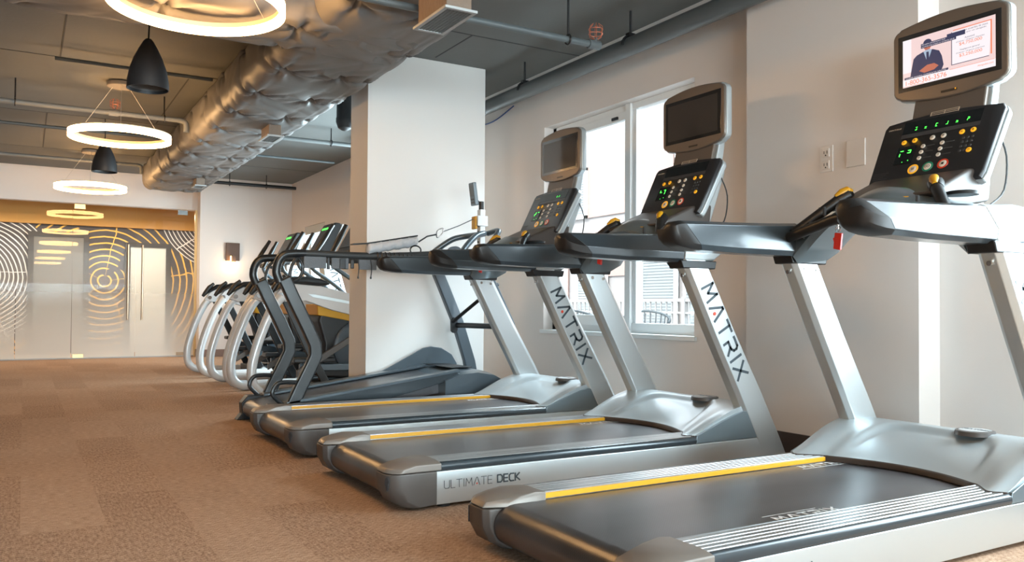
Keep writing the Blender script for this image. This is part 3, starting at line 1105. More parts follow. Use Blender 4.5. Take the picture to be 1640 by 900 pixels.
def build_treadmill():
    t = thing('treadmill', 'x', 'treadmill', (X0, 0, 0), 0, 'matching silver treadmills in a row')
    # deck side panels
    for s in (1, -1):
        pr = [(.488, .02), (.512, .017), (.518, .09), (.514, .163), (.488, .163)]
        mb = MB()
        mb.prism_x([(s*y, z) for y, z in pr], 1.52-X0, 3.62-X0)
        pnl = obj('side_panel', mb, M['silver'], t, bevel=.004)
        if s == -1:
            a, wa = stroke_text('ULTIMATE', .040, .0028, gap=.22, dot=1)
            b_, wb = stroke_text('DECK', .038, .0075, gap=.28)
            b_.xf(Matrix.Translation((wa+.035, .001, 0)))
            a.join(b_)
            a.xf(Matrix.Diagonal((.385/(wa+.035+wb), .86, 1, 1)))
            a.xf(basis((1.595-X0, -.5185, .086), (1, 0, 0), (0, .02, 1)))
            obj('panel_lettering', a, [M['logo_d'], M['logo_red']], pnl, smooth=False, label='ULTIMATE DECK in charcoal letters')
    # under frame
    obj('undertray', MB().box(1.46-X0, 3.55-X0, -.485, .485, .05, .10).box(1.43-X0, 1.52-X0, -.33, .33, .035, .05), M['black'], t, bevel=.005)
    for s in (1, -1):
        for x in (1.62, 3.3):
            obj('leveling_foot', MB().lathe([(0, 0), (.03, 0), (.03, .012), (.012, .02), (.012, .06), (0, .06)], (x-X0, s*.46, 0), 16), M['rubber'], t)
    obj('lift_wheel', MB().tube([(2.05-X0, -.40, .06), (2.05-X0, -.44, .06)], .058, 24), M['black'], t)
    # belt
    pts = []
    for k in range(13):
        a = PI/2+PI*k/12
        pts.append((1.445+.078*math.cos(a), .104+.074*math.sin(a)))
    prof = [(3.34, .178)]+pts+[(3.34, .03+.02)]
    prof += [(3.34, .06), (1.5, .06), (1.5, .15), (3.34, .15)]
    bl = MB()
    outer = [(3.34, .178)]+pts
    R = []
    for y in (-.345, .345):
        R.append([(x-X0, y, z) for x, z in outer]+[(x-X0, y, z) for x, z in [(1.46, .05), (1.46, .15), (3.34, .15)]])
    bl.loft(R)
    belt = obj('running_belt', bl, M['belt'], t, ang=30)
    for s, x, in ((-1, 2.25), (1, 3.06)):
        a, wa = stroke_text('MATRIX', .038, .0085, gap=.45, wide=1.25)
        a.box(-.03, wa+.0, -.020, -.0178, 0, .0006).box(-.02, wa*.8, .057, .0592, 0, .0006)
        a.xf(basis((x-X0-wa*.5, s*.290-.0, .1785), (1, 0, 0), (0, 1, 0)))
        obj('belt_lettering', a, M['logo_w'], belt, smooth=False, label='white worn MATRIX print')
    # side rails with ribs
    for s in (1, -1):
        pr = [(.352, .176), (.352, .2035), (.358, .2035)]
        y = .362
        while y < .47:
            pr += [(y, .2005), (y+.002, .2035), (y+.0215, .2035), (y+.0235, .2005)]
            y += .0265
        pr += [(.486, .203), (.498, .198), (.500, .19), (.500, .176)]
        rail = obj('side_rail', MB().prism_x([(s*a, b_) for a, b_ in pr], 1.5-X0, 3.16-X0), M['alu'], t, ang=25)
        obj('rail_edge', MB().prism_x([(s*a, b_) for a, b_ in [(.49, .1635), (.512, .1635), (.516, .176), (.514, .193), (.505, .2015), (.495, .2015), (.49, .19)]], 1.55-X0, 3.075-X0), M['rail_edge'], rail, ang=50)
        obj('yellow_strip', MB().box(1.57-X0, 3.13-X0, *sorted((s*.344, s*.3525)), .181, .2005), M['yellow'], rail, bevel=.0015)
    # rear end caps
    for s in (1, -1):
        low = [(1.56, .02), (1.42, .014), (1.365, .045), (1.335, .10), (1.333, .165), (1.56, .165)]
        upp = [(1.333, .1675), (1.348, .186), (1.40, .203), (1.46, .212), (1.58, .207), (1.58, .1675)]
        mb = MB()

        def sec(pf, y, cx):
            return [(max(x, 1.333+cx*(1 if x < 1.5 else 0))-X0 if False else (x+(cx if x < 1.5 else 0))-X0, s*y, z) for x, z in pf]
        mb.loft([sec(low, .350, .02), sec(low, .375, 0), sec(low, .47, .0), sec(low, .505, .022), sec(low, .522, .06)])
        cap = obj('rear_cap', mb, M['bronze'], t, bevel=.006)
        mb = MB()
        up2 = [(x, z if z < .19 else z-.004) for x, z in upp]
        mb.loft([sec([(x+.08 if x < 1.5 else x, z) for x, z in upp], .336, .0), sec(upp, .375, 0), sec(upp, .46, .0), sec(up2, .50, .02), sec([(x, min(z, .198)) for x, z in upp], .522, .06)])
        obj('cap_cover', mb, mat('cap_cover_grey', (.20, .175, .155), .4, metal=.2) if 'cap_cover_grey' not in bpy.data.materials else bpy.data.materials['cap_cover_grey'], cap, bevel=.005)
        kh = MB()
        R = []
        for k in range(20):
            a = 2*PI*k/20
            R.append((.012*math.cos(a) if math.sin(a) > 0 else .0065*math.cos(a), .030*math.sin(a)))
        kx, ky = 1.3385-X0, s*.488
        nx = Vector((-1, s*.55, 0)).normalized()
        ux = Vector((0, 0, 1)).cross(nx)
        for d_ in (-.01, .006):
            pass
        kh.loft([[Vector((kx, ky, .125))+ux*a_+Vector((0, 0, b2))+nx*d_ for a_, b2 in R] for d_ in (-.012, .0)])
        obj('keyhole', kh, M['slot'], cap)
    # motor hood
    nx_, ny_ = 96, 84
    top, bot = [], []
    for j in range(ny_+1):
        y = -.5+1.0*j/ny_
        ay = abs(y)
        xr = hood_edge(ay)
        row, rowb = [], []
        for i in range(nx_+1):
            x = xr+(3.66-xr)*i/nx_
            row.append((x-X0, y, hood_h(x, ay)))
        top.append(row)
        bot.append([(row[0][0]+.01, y, .178), (row[-1][0], y, .03)])
    mb = MB()
    R = []
    for j in range(ny_+1):
        R.append([bot[j][0]]+top[j]+[bot[j][1]])
    mb.loft(R)
    hood = obj('motor_hood', mb, M['silver_hood'], t, ang=50)
    lip = MB()
    R = []
    for j in range(ny_+1):
        x, y, z = top[j][0]
        R.append([(x-.010, y, .181), (x-.011, y, z-.006), (x-.003, y, z+.001), (x+.010, y, z+.000), (x+.012, y, .181)])
    lip.loft(R)
    obj('hood_lip', lip, mat('hood_lip_brown', (.05, .035, .028), .4) if 'hood_lip_brown' not in bpy.data.materials else bpy.data.materials['hood_lip_brown'], hood, ang=60)
    bd = MB().lathe([(0, .012), (.070, .012), (.078, .009), (.082, -.01)], n=40)
    bz = hood_h(3.50, .13)-.002
    bd.xf(Matrix.Translation((3.50-X0, -.13, bz)))
    badge = MB().lathe([(0, .0125), (.064, .0125)], n=40, mi=1)
    badge.xf(Matrix.Translation((3.50-X0, -.13, bz)))
    bd.join(badge)
    st, wst = stroke_text('MATRIX', .018, .004, gap=.35, mi=2)
    st.xf(basis((3.50-X0, -.13+wst*.5, bz+.013), (0, -1, 0), (1, 0, 0)))
    bd.join(st)
    obj('hood_badge', bd, [M['bronze'], M['badge'], M['logo_d']], hood, ang=30)
    for s in (1, -1):
        gs = [(3.07, .166), (3.078, .206), (3.15, .232), (3.25, .268), (3.36, .303), (3.42, .318), (3.455, .312), (3.56, .166)]
        obj('hood_side', MB().prism_y([(x-X0, z) for x, z in gs], s*.470, s*.5145), M['gunmetal'], hood, bevel=.004)
    # uprights
    for s in (1, -1):
        path = [(3.575, 0.03, .235), (3.505, .165, .235), (3.37, .42, .225), (3.18, .76, .21), (2.975, 1.14, .20)]
        R = []
        for x, z, w_ in path:
            a_, b_ = .421, .5165
            c_ = .022
            q = [(0, a_+c_), (c_, a_), (w_-c_*2, a_), (w_, a_+c_*2), (w_, b_-c_*2), (w_-c_*2, b_), (c_, b_), (0, b_-c_)]
            R.append([(x+dx-X0, s*yy_, z) for dx, yy_ in q])
        mb = MB().loft(R)
        upr = obj('upright', mb, M['silver'], t, bevel=.008)
        # screws
        for (dx, z, yy_) in ((.06, 1.07, .421), (.14, 1.065, .421)):
            sx = 2.975+(1.14-z)*.54+dx
            sm = MB().tube([(sx-X0, s*(yy_+.004), z), (sx-X0, s*(yy_-.004), z)], .010, 12)
            obj('screw', sm, M['chrome'], upr)
        sx = 2.975+.02
        obj('screw', MB().tube([(sx+.03-X0, s*.47, 1.055), (sx+.012-X0, s*.47, 1.055)], .010, 12), M['chrome'], upr)
        if s == -1:
            a, wa = stroke_text('MATRIX', .105, .018, gap=.42, dot=1, th=.001)
            d_ = Vector((.50, 0, -.93)).normalized()
            upv = Vector((.93, 0, .50)).normalized()
            kx = .565/wa
            a.xf(Matrix.Diagonal((kx, .82, 1, 1)))
            a.xf(basis(Vector((3.106-X0, -.5172, .985)), d_, upv))
            obj('upright_lettering', a, [M['logo_d'], M['logo_red']], upr, smooth=False, label='MATRIX reading down the post with a red dot in the A')
        col_ = MB()
        pc = [(2.958, 1.135), (2.975, 1.092), (3.205, 1.092), (3.215, 1.135)]
        col_.prism_y([(x-X0, z) for x, z in pc], s*.408, s*.5185)
        obj('upright_collar', col_, M['black'], t, bevel=.006)
    # arm rests
    for s in (1, -1):
        def asec(x, zb, zt, inset=0., k=0.):
            yi, yo = .385+inset, .520-inset
            q = [(yi, zb+.022), (yi+.018, zb), (yo-.03, zb), (yo-.006, zb+.016), (yo, zb+.052), (yo-.048, zt-.010), (yo-.068, zt), (yi+.018, zt), (yi, zt-.014)]
            return [(x+k*(zt-z)-X0, s*y, z) for y, z in q]
        nose = MB().loft([asec(2.236, 1.163, 1.222, .022, .10), asec(2.241, 1.150, 1.234, .010, .22), asec(2.252, 1.140, 1.242, .003, .42), asec(2.268, 1.132, 1.246, .0, .72), asec(2.285, 1.129, 1.248, 0, 1.0)])
        arm = MB().loft([asec(2.286, 1.129, 1.248, .001, 1.0), asec(2.6, 1.124, 1.258), asec(2.8, 1.124, 1.266), asec(2.985, 1.124, 1.276)])
        ar = obj('arm_rest', arm, M['arm'], t, bevel=.003, ang=25)
        obj('end_cap', nose, M['rubber'], ar, ang=40)
        hd = MB().loft([asec(2.989, 1.124, 1.276), asec(3.12, 1.122, 1.284), asec(3.20, 1.13, 1.29), asec(3.27, 1.17, 1.29, .01)])
        obj('arm_bracket', hd, M['silver_hood'], t, bevel=.006, ang=25)
    # gull-wing dashboard
    R = []
    nd = 32
    for k in range(nd+1):
        y = -.40+.80*k/nd
        q = 1-abs(y)/.40
        e = ss(q)
        zt = 1.275+.125*e
        zb = 1.092+.20*math.sin(min(1, q*1.25)*PI/2)
        x0_, x1_ = 2.965-.01*e, 3.28+.07*e
        R.append([(x0_-X0, y, zb+.03), (x0_+.03-X0, y, zb), (x1_-.08-X0, y, zb+.02), (x1_-X0, y, zb+.06), (x1_-X0, y, zt-.01), (x1_-.04-X0, y, zt+.01), (x0_+.10-X0, y, zt), (x0_+.02-X0, y, zt-.045), (x0_-X0, y, zt-.075)])
    dash = obj('dashboard', MB().loft(R), M['gunmetal'], t, ang=40)
    for y in (.335, .30, .22, -.335, -.30, -.22):
        q = 1-abs(y)/.40
        zb = 1.092+.20*math.sin(min(1, q*1.25)*PI/2)
        obj('vent_slot', MB().tube([(2.957-X0, y, zb+.045), (2.957-X0, y, zb+.085)], .007, 8), M['slot'], dash)
    # crossbar grip
    cb_ = MB().tube([(2.955-X0, .47, 1.205), (2.925-X0, .40, 1.205), (2.905-X0, .25, 1.235), (2.90-X0, .12, 1.265), (2.90-X0, 0, 1.275), (2.90-X0, -.12, 1.265), (2.905-X0, -.25, 1.235), (2.925-X0, -.40, 1.205), (2.955-X0, -.47, 1.205)], .024, 16, sub=5)
    cbo = obj('crossbar', cb_, M['rubber'], t)
    obj('pulse_grip', MB().tube([(2.902-X0, .12, 1.266), (2.90-X0, 0, 1.276), (2.902-X0, -.12, 1.266)], .0265, 16, sub=5), M['black'], cbo)
    for s in (1, -1):
        obj('crossbar_socket', MB().tube([(2.985-X0, s*.455, 1.208), (2.93-X0, s*.405, 1.205)], [.034, .029], 16), M['rubber'], cbo)
    # speed levers
    for s in (1, -1):
        p0, p1, p2 = Vector((2.93-X0, s*.37, 1.225)), Vector((3.06-X0, s*.235, 1.365)), Vector((3.10-X0, s*.205, 1.392))
        lv = obj('speed_lever', MB().tube([p0, p0.lerp(p1, .5), p1, p2], [.021, .023, .025, .026], 14), M['rubber'], t)
        hd = MB().tube([p1, p1.lerp(p2, .5), p2, p2+(p2-p1).normalized()*.02], [.027, .032, .033, .012], 14)
        obj('lever_head', hd, M['black'], lv)
        yt = MB().tube([p1+Vector((-.012, 0, .019)), p1.lerp(p2, .6)+Vector((-.014, 0, .021)), p2+Vector((-.010, 0, .019)), p2+Vector((0, 0, .010))+(p2-p1).normalized()*.016], [.010, .019, .020, .010], 12)
        obj('lever_button', yt, M['yellow'], lv, label='yellow thumb pad')
    for s in (1, -1):
        obj('thumb_switch', MB().lathe([(0, .010), (.024, .008), (.03, 0)], (3.03-X0, s*.12, 1.335), 20), M['yellow'], dash)
    # safety clip
    cl = MB().tube([(2.90-X0, .105, 1.24), (2.90-X0, .105, 1.222)], .004, 6)
    cl.tube([(2.90-X0, .105+.012*math.cos(2*PI*k/12), 1.222+.012*math.sin(2*PI*k/12)) for k in range(13)], .002, 6)
    clo = obj('safety_clip', cl, M['chrome'], t)
    rc_ = MB()
    rc_.prism_x([(.078, 1.202), (.112, 1.206), (.120, 1.138), (.086, 1.130)], 2.885-X0, 2.899-X0)
    rc_.prism_x([(.11, 1.198), (.134, 1.184), (.120, 1.142), (.106, 1.15)], 2.90-X0, 2.912-X0)
    obj('clip_jaw', rc_, M['red'], clo, bevel=.003, label='red plastic clip')
    # tray pod under the console
    pod = MB().prism_y([(x-X0, z) for x, z in [(3.03, 1.35), (3.08, 1.375), (3.30, 1.47), (3.46, 1.49), (3.44, 1.34), (3.2, 1.30)]], -.235, .235)
    podo = obj('tray_pod', pod, mat('pod_brown_grey', (.06, .048, .042), .4) if 'pod_brown_grey' not in bpy.data.materials else bpy.data.materials['pod_brown_grey'], t, bevel=.02)
    cup = MB().lathe([(.0, .0), (.062, 0), (.066, .012), (.05, .016), (.046, .004)], (3.12-X0, -.30, 1.336), 28)
    obj('cup_holder', cup, M['black'], t)
    obj('cup_holder', MB().lathe([(.0, .0), (.062, 0), (.066, .012), (.05, .016), (.046, .004)], (3.12-X0, .30, 1.336), 28), M['black'], t)
    obj('usb_port', MB().box(3.112-X0, 3.135-X0, .03, .07, 1.392, 1.402), M['slot'], podo)
    # console: face basis
    pb, pt = Vector((3.315-X0, 0, 1.445)), Vector((3.483-X0, 0, 1.765))
    upv = (pt-pb).normalized()
    Hc = (pt-pb).length
    ux = Vector((0, -1, 0))
    B = basis(pb, ux, upv)
    # outline in face coordinates (u right, v up)
    def face_outline(g=0., arch=.022):
        o_ = [(-.262+g, -.012+g), (-.27+g, .02), (-.282+g, Hc-.03), (-.268+g, Hc-.004-g)]
        for k in range(1, 12):
            u = -.268+.536*k/12
            o_.append((u*(1-g*3), Hc-.004-g+arch*math.cos(u/.268*PI/2)))
        o_ += [(.268-g, Hc-.004-g), (.282-g, Hc-.03), (.27-g, .02), (.262-g, -.012+g)]
        return o_
    fo = face_outline()
    mb = MB().loft([[(u, v_, -.03) for u, v_ in fo], [(u, v_, -.006) for u, v_ in fo], [(u*.985, v_*.985+.002, 0.0) for u, v_ in fo]])
    mb.xf(B)
    con = obj('console', mb, M['face'], t, bevel=.003, ang=50)
    sh_ = MB().loft([[(u*1.025, v_*1.012-.004, -.022) for u, v_ in fo], [(u*1.02, v_*1.0, -.055) for u, v_ in fo], [(u*.86, v_*.9+.01, -.085) for u, v_ in fo]])
    sh_.xf(B)
    obj('back_shell', sh_, M['silver_hood'], con, bevel=.008, ang=30, label='silver rear shell')
    W_ = .54

    def uv(a, b_):
        return ((a-.5)*W_, b_*Hc)

    def quad(u0, v0, u1, v1, d=.0016):
        (a, b_), (c_, d_) = uv(u0, v0), uv(u1, v1)
        return MB().box(min(a, c_), max(a, c_), min(b_, d_), max(b_, d_), 0, d).xf(B)
    dsp = quad(.17, .78, .85, .965)
    obj('message_display', dsp, M['face2'], con, smooth=False)
    obj('label_strip', quad(.175, .715, .855, .775), M['strip'], con, smooth=False)
    obj('level_display', quad(.185, .31, .345, .577), M['face2'], con, smooth=False)
    vt = MB()
    for q in ((.385, 1.005, .633, 1.012), (.385, 1.03, .633, 1.036), (.385, 1.055, .633, 1.061), (.385, 1.0, .392, 1.06), (.626, 1.0, .633, 1.06), (.505, 1.0, .511, 1.06)):
        vt.join(quad(*q))
    obj('fan_vent', vt, M['logo_g'], con, smooth=False)

    def button(u, v_, r, m_, ring=None, sym=None):
        a, b_ = uv(u, v_)
        prof = [(0, .004), (r*.8, .004), (r, .002), (r, 0)]
        k = MB().lathe(prof, n=20)
        k.xf(Matrix.Translation((a, b_, 0)))
        ms_ = [m_]
        if ring:
            q = MB().lathe([(r*1.45, .001), (r*1.4, .0025), (r*1.05, .0025), (r*1.0, .001)], n=24, mi=1)
            q.xf(Matrix.Translation((a, b_, 0)))
            k.join(q)
            ms_.append(ring)
        if sym:
            zz = .0045
            i = len(ms_)
            if sym == 'minus':
                k.box(a-r*.4, a+r*.4, b_-r*.09, b_+r*.09, .004, zz, i)
            elif sym == 'plus':
                k.box(a-r*.4, a+r*.4, b_-r*.09, b_+r*.09, .004, zz, i)
                k.box(a-r*.09, a+r*.09, b_-r*.4, b_+r*.4, .004, zz, i)
            elif sym == 'pause':
                k.box(a-r*.28, a-r*.1, b_-r*.35, b_+r*.35, .004, zz, i)
                k.box(a+r*.1, a+r*.28, b_-r*.35, b_+r*.35, .004, zz, i)
            elif sym == 'stop':
                k.box(a-r*.3, a+r*.3, b_-r*.3, b_+r*.3, .004, zz, i)
            elif sym == 'go':
                g_, wg = font_text('GO', r*.7, i)
                g_.xf(Matrix.Translation((a-wg/2, b_-r*.35, .0046)))
                k.join(g_)
            elif sym == 'tick':
                k.box(a-r*.4, a+r*.4, b_-r*.05, b_+r*.15, .004, zz, i)
            ms_.append(M['black'])
        k.xf(B)
        return obj('button', k, ms_, con, ang=40)
    for i, (u, v_) in enumerate(((.219, .648), (.316, .656), (.725, .657), (.817, .66))):
        button(u, v_, .0125, M['amber'], None, 'minus' if i % 2 == 0 else 'plus')
    button(.831, .369, .012, M['amber'], None, 'tick')
    for i, (u, v_) in enumerate(((.475, .651), (.571, .652))):
        button(u, v_, .0125, M['btn_white'], None, 'minus' if i == 0 else 'plus')
    for u, v_ in ((.414, .54), (.413, .453), (.412, .364), (.579, .544), (.578, .456), (.578, .371)):
        button(u, v_, .0105, M['btn_white'], None, 'tick')
    button(.39, .205, .0175, M['btn_white'], M['amber'], 'pause')
    button(.517, .212, .0175, M['btn_white'], M['btn_green'], 'go')
    button(.646, .222, .0175, M['btn_white'], M['btn_red'], 'stop')
    kp = MB()
    for i in range(3):
        for j in range(4):
            a, b_ = uv(.753+.037*i, .565-.062*j)
            g_ = MB().lathe([(0, .002), (.006, .002), (.007, .0)], n=10)
            g_.xf(Matrix.Translation((a, b_, 0)))
            kp.join(g_)
    kp.xf(B)
    obj('number_keypad', kp, M['strip'], con)
    lb = MB()
    for j in range(5):
        lb.join(quad(.03, .20-.028*j, .165-.02*(j % 3), .208-.028*j, .0012))
    for (u, v_) in ((.43, .54), (.43, .453), (.43, .364), (.596, .544), (.596, .456), (.596, .371)):
        lb.join(quad(u+.008, v_-.008, u+.085, v_+.006, .001))
    for k in range(6):
        lb.join(quad(.22+.105*k, .735, .26+.105*k, .748, .002))
    obj('printed_label', lb, M['strip'], con, smooth=False)
    a, wa = stroke_text('MATRIX', .0135, .0034, gap=.5, wide=1.5)
    a.xf(Matrix.Translation((uv(.383, .02)[0], uv(.3, .03)[1], 0))).xf(B)
    obj('console_logo', a, M['logo_g'], con, smooth=False, label='MATRIX in tan letters')
    a, wa = stroke_text('MATRIX', .0065, .0016, gap=.5, wide=1.5)
    a.xf(Matrix.Translation((uv(.027, .87)[0], uv(.3, .88)[1], 0))).xf(B)
    obj('console_logo', a, M['logo_g'], con, smooth=False)
    # monitor
    zb, zt = 1.858, 2.232
    mo = []
    hw_, rc_m, nA = .272, .040, 10
    for k in range(nA+1):
        y = (hw_-rc_m)*(1-2*k/nA)
        mo.append((y, zt-.022+.030*math.cos(y/hw_*PI/2)))
    for k in range(1, 6):
        a_ = PI/2-PI/2*k/6
        mo.append((-(hw_-rc_m)-rc_m*math.cos(a_), zt-.022-rc_m+rc_m*math.sin(a_)))
    for k in range(6):
        a_ = -PI/2*k/6
        mo.append((-(hw_-rc_m)-rc_m*math.cos(a_), zb+.022+rc_m+rc_m*math.sin(a_)))
    for k in range(nA+1):
        y = -(hw_-rc_m)*(1-2*k/nA)
        mo.append((y, zb+.022-.034*math.cos(y/hw_*PI/2)))
    for k in range(1, 6):
        a_ = -PI/2+PI/2*k/6
        mo.append(((hw_-rc_m)+rc_m*math.cos(a_), zb+.022+rc_m+rc_m*math.sin(a_)))
    for k in range(6):
        a_ = PI/2*k/6
        mo.append(((hw_-rc_m)+rc_m*math.cos(a_), zt-.022-rc_m+rc_m*math.sin(a_)))
    xm = 3.515
    tilt = 0

    def msec(x, g):
        zc = (zb+zt)/2
        return [(x-X0+tilt*(z-zc)/.16, y*g, zc+(z-zc)*g) for y, z in mo]
    mon = obj('monitor', MB().loft([msec(xm, .975), msec(xm+.004, .99), msec(xm+.010, 1.0), msec(xm+.05, 1.0), msec(xm+.062, .975), msec(xm+.085, .80)]), [M['bezel']], t, bevel=.004, ang=40)
    bx_ = MB().box(xm-.0015-X0, xm+.002-X0, -.243, .243, zb+.055, zt-.052)
    obj('screen_glass', bx_, M['screen_off'], mon, bevel=.002)
    obj('monitor_rim', MB().loft([msec(xm+.014, .995), msec(xm+.018, 1.014), msec(xm+.052, 1.014), msec(xm+.058, 1.0)]), M['silver_hood'], mon, bevel=.004, label='silver edge band')
    lg = MB().box(xm-.002-X0, xm+.002-X0, -.045, .03, zb+.012, zb+.022)
    obj('monitor_badge', lg, M['black'], mon, smooth=False)
    nk = MB().prism_y([(x-X0, z) for x, z in [(3.50, 1.74), (3.545, 1.74), (3.60, 1.92), (3.545, 1.92)]], -.17, .17)
    obj('monitor_neck', nk, M['bezel'], t, bevel=.008)
    obj('neck_bracket', MB().prism_y([(x-X0, z) for x, z in [(3.49, 1.60), (3.56, 1.60), (3.62, 1.95), (3.58, 1.95)]], -.185, .185), M['silver_hood'], t, bevel=.006)
    mast = MB().prism_y([(x-X0, z) for x, z in [(3.30, 1.33), (3.46, 1.33), (3.60, 1.70), (3.52, 1.72)]], -.20, .20)
    obj('console_mast', mast, M['silver_hood'], t, bevel=.015)
    obj('cable', MB().tube([(3.47-X0, -.215, 1.33), (3.56-X0, -.225, 1.40), (3.59-X0, -.22, 1.55), (3.56-X0, -.2, 1.66)], .004, 8, sub=4), M['black'], t)
    return t, B, Hc, xm, zb, zt


tread, B_, Hc_, xm_, zb_, zt_ = build_treadmill()
tms = [tread, copy_tree(tread), copy_tree(tread)]
labs = ['nearest treadmill, in the right foreground, its small monitor showing a television advert',
        'middle treadmill standing before the window, its small monitor switched off',
        'farthest matching silver treadmill, beside the dark sled machine, a lamp reflected in its monitor']
for o, x, y, l in zip(tms, (X0+.075, X0, X0-.01), (2.21, 3.79, 5.235), labs):
    o.location = (x, y, 0)
    o['label'] = l


def uvq(a, b_):
    return ((a-.5)*.54, b_*Hc_)


def led_mesh(cells):
    mb = MB()
    for u, v_, w_, h_ in cells:
        a, b_ = uvq(u, v_)
        mb.box(a, a+w_, b_, b_+h_, .0016, .0024)
    return mb.xf(B_)


def seg_digit(u, v_, segs, s=.016):
    """seven-segment digit, list of boxes in face coordinates"""
    a, b_ = uvq(u, v_)
    t_ = s*.22
    g = {'a': (a, a+s, b_+2*s-t_, b_+2*s), 'g': (a, a+s, b_+s-t_/2, b_+s+t_/2), 'd': (a, a+s, b_, b_+t_),
         'b': (a+s-t_, a+s, b_+s, b_+2*s), 'c': (a+s-t_, a+s, b_, b_+s), 'f': (a, a+t_, b_+s, b_+2*s), 'e': (a, a+t_, b_, b_+s)}
    mb = MB()
    for k in segs:
        x0, x1, y0, y1 = g[k]
        mb.box(x0, x1, y0, y1, .0016, .0024)
    return mb.xf(B_)


def find(o, nm):
    return next(c_ for c_ in o.children if c_.name.split('.')[0] == nm)


specs = [([(.284, 'acd'), (.371, 'dg'), (.467, 'afed'), (.558, 'bcd'), (.643, 'gcd'), (.737, 'abge')], [(.215, 'ae'), (.285, 'abg')]),
         ([], [(.215, 'gf'), (.275, 'abc')]), ([(.60, 'bc'), (.66, 'be')], [(.215, 'gbe'), (.285, 'a')])]
for o, (top_, lev) in zip(tms, specs):
    mb = MB()
    for u, sg in top_:
        mb.join(seg_digit(u, .82, sg, .0085))
    for u, sg in lev:
        mb.join(seg_digit(u, .43, sg, .0155))
    mb.join(led_mesh([(.26, .335, .003, .003), (.31, .35, .003, .003)]))
    obj('green_readout', mb, M['led'], find(o, 'console'), smooth=False, label='lit green digits')
# monitor pictures
def panel_pt(s_, t_, d=0.):
    """s right 0..1, t up 0..1 on the display area"""
    return Vector((xm_-X0-.0022-d, .218-.436*s_, zb_+.075+t_*(zt_-zb_-.150)))


for o in tms[1:]:
    mb = MB()
    q = [panel_pt(0, 0), panel_pt(1, 0), panel_pt(1, 1), panel_pt(0, 1)]
    mb.add(q, [(0, 1, 2, 3)])
    obj('display', mb, M['screen_pix'], find(o, 'monitor'), smooth=False, flip=False, label='switched-off screen')
mb = MB()
SX, SZ = .436, (zt_-zb_-.150)


def poly(pts, mi, d):
    mb.add([panel_pt(a, b_, d) for a, b_ in pts], [tuple(range(len(pts)))], mi)


poly([(0, 0), (1, 0), (1, 1), (0, 1)], 0, 0)
poly([(0, .30), (.10, .30), (.10, 1), (0, 1)], 1, .0001)
poly([(.0, .0), (.52, .0), (.52, .17), (.0, .17)], 1, .0001)
poly([(.52, 0), (1, 0), (1, .15), (.52, .15)], 1, .0001)
poly([(.547, .225), (.936, .225), (.956, .91), (.547, .894)], 1, .0002)
suit = [(.089, .20), (.10, .33), (.126, .56), (.165, .62), (.247, .666), (.30, .66), (.345, .665), (.416, .60), (.445, .48), (.464, .29), (.44, .19)]
poly(suit, 3, .0003)
poly([(.24, .66), (.285, .42), (.335, .665), (.29, .70)], 5, .0004)
poly([(.272, .64), (.30, .64), (.305, .44), (.287, .38), (.275, .44)], 3, .0005)
poly([(.285+.045*math.cos(a), .78+.105*math.sin(a)) for a in [2*PI*k/18 for k in range(18)]], 4, .0004)
poly([(.262, .66), (.31, .66), (.315, .75), (.258, .75)], 4, .00035)
poly([(.285+.047*math.cos(a), .83+.075*math.sin(a)) for a in [PI*k/12 for k in range(13)]], 3, .00045)
poly([(.19, .28), (.28, .37), (.36, .37), (.41, .30), (.36, .24), (.25, .22)], 4, .0004)
poly([(.212, .735), (.60, .735), (.60, .785), (.695, .785), (.695, .88), (.50, .88), (.50, .83), (.212, .83)], 3, .0006)
poly([(.02, .16), (.515, .16), (.515, .205), (.02, .205)], 3, .0006)
for a in ((.547, .225, .555, .894), (.547, .225, .936, .238)):
    poly([(a[0], a[1]), (a[2], a[1]), (a[2], a[3]), (a[0], a[3])], 3, .0005)
for a in ((.566, .915, .965, .93), (.952, .26, .965, .93), (.53, .145, .99, .152), (.0, .01, .25, .018)):
    poly([(a[0], a[1]), (a[2], a[1]), (a[2], a[3]), (a[0], a[3])], 2, .0005)


def scr_text(txt, s0, t0, w_, h_, mi, d=.0007):
    q, _ = font_text(txt, h_*SZ, mi, w_*SX)
    q.xf(basis(panel_pt(s0, t0, d), (0, -1, 0), (0, 0, 1)))
    mb.join(q)


scr_text('$4,750,000', .632, .575, .235, .07, 2)
scr_text('$3,250,000', .632, .345, .235, .07, 2)
scr_text('1-800-365-3576', .035, .035, .46, .095, 2)
scr_text('en acuerdos de casos', .69, .855, .235, .035, 3)
scr_text('por un abogado', .71, .80, .20, .035, 3)
scr_text('Automovil', .69, .70, .10, .035, 3)
scr_text('(Cabeza / Organo / Espalda)', .60, .65, .29, .03, 3)
scr_text('Negligencia general', .64, .475, .20, .035, 3)
scr_text('(Cabeza / Organos internos)', .60, .425, .29, .03, 3)
scr_text('Abogados.com', .82, .06, .16, .045, 2)
scr_text('NECESITA UN ABOGADO QUE', .222, .79, .26, .025, 1)
scr_text('ANTES DE CASO A OTROS QUE', .222, .745, .36, .025, 1)
scr_text('LLAME AHORA CONSULTA GRATIS', .04, .17, .45, .022, 1)
obj('display', mb, [M['scr_bg'], M['scr_w'], M['scr_o'], M['scr_n'], M['scr_s'], M['scr_b']], find(tms[0], 'monitor'), smooth=False, flip=False, label='lit screen with a suited man and orange dollar figures')
obj('power_light', MB().box(xm_-.003-X0, xm_-X0, -.042, -.036, zb_+.016, zb_+.022), M['amber'], find(tms[0], 'monitor'), smooth=False)

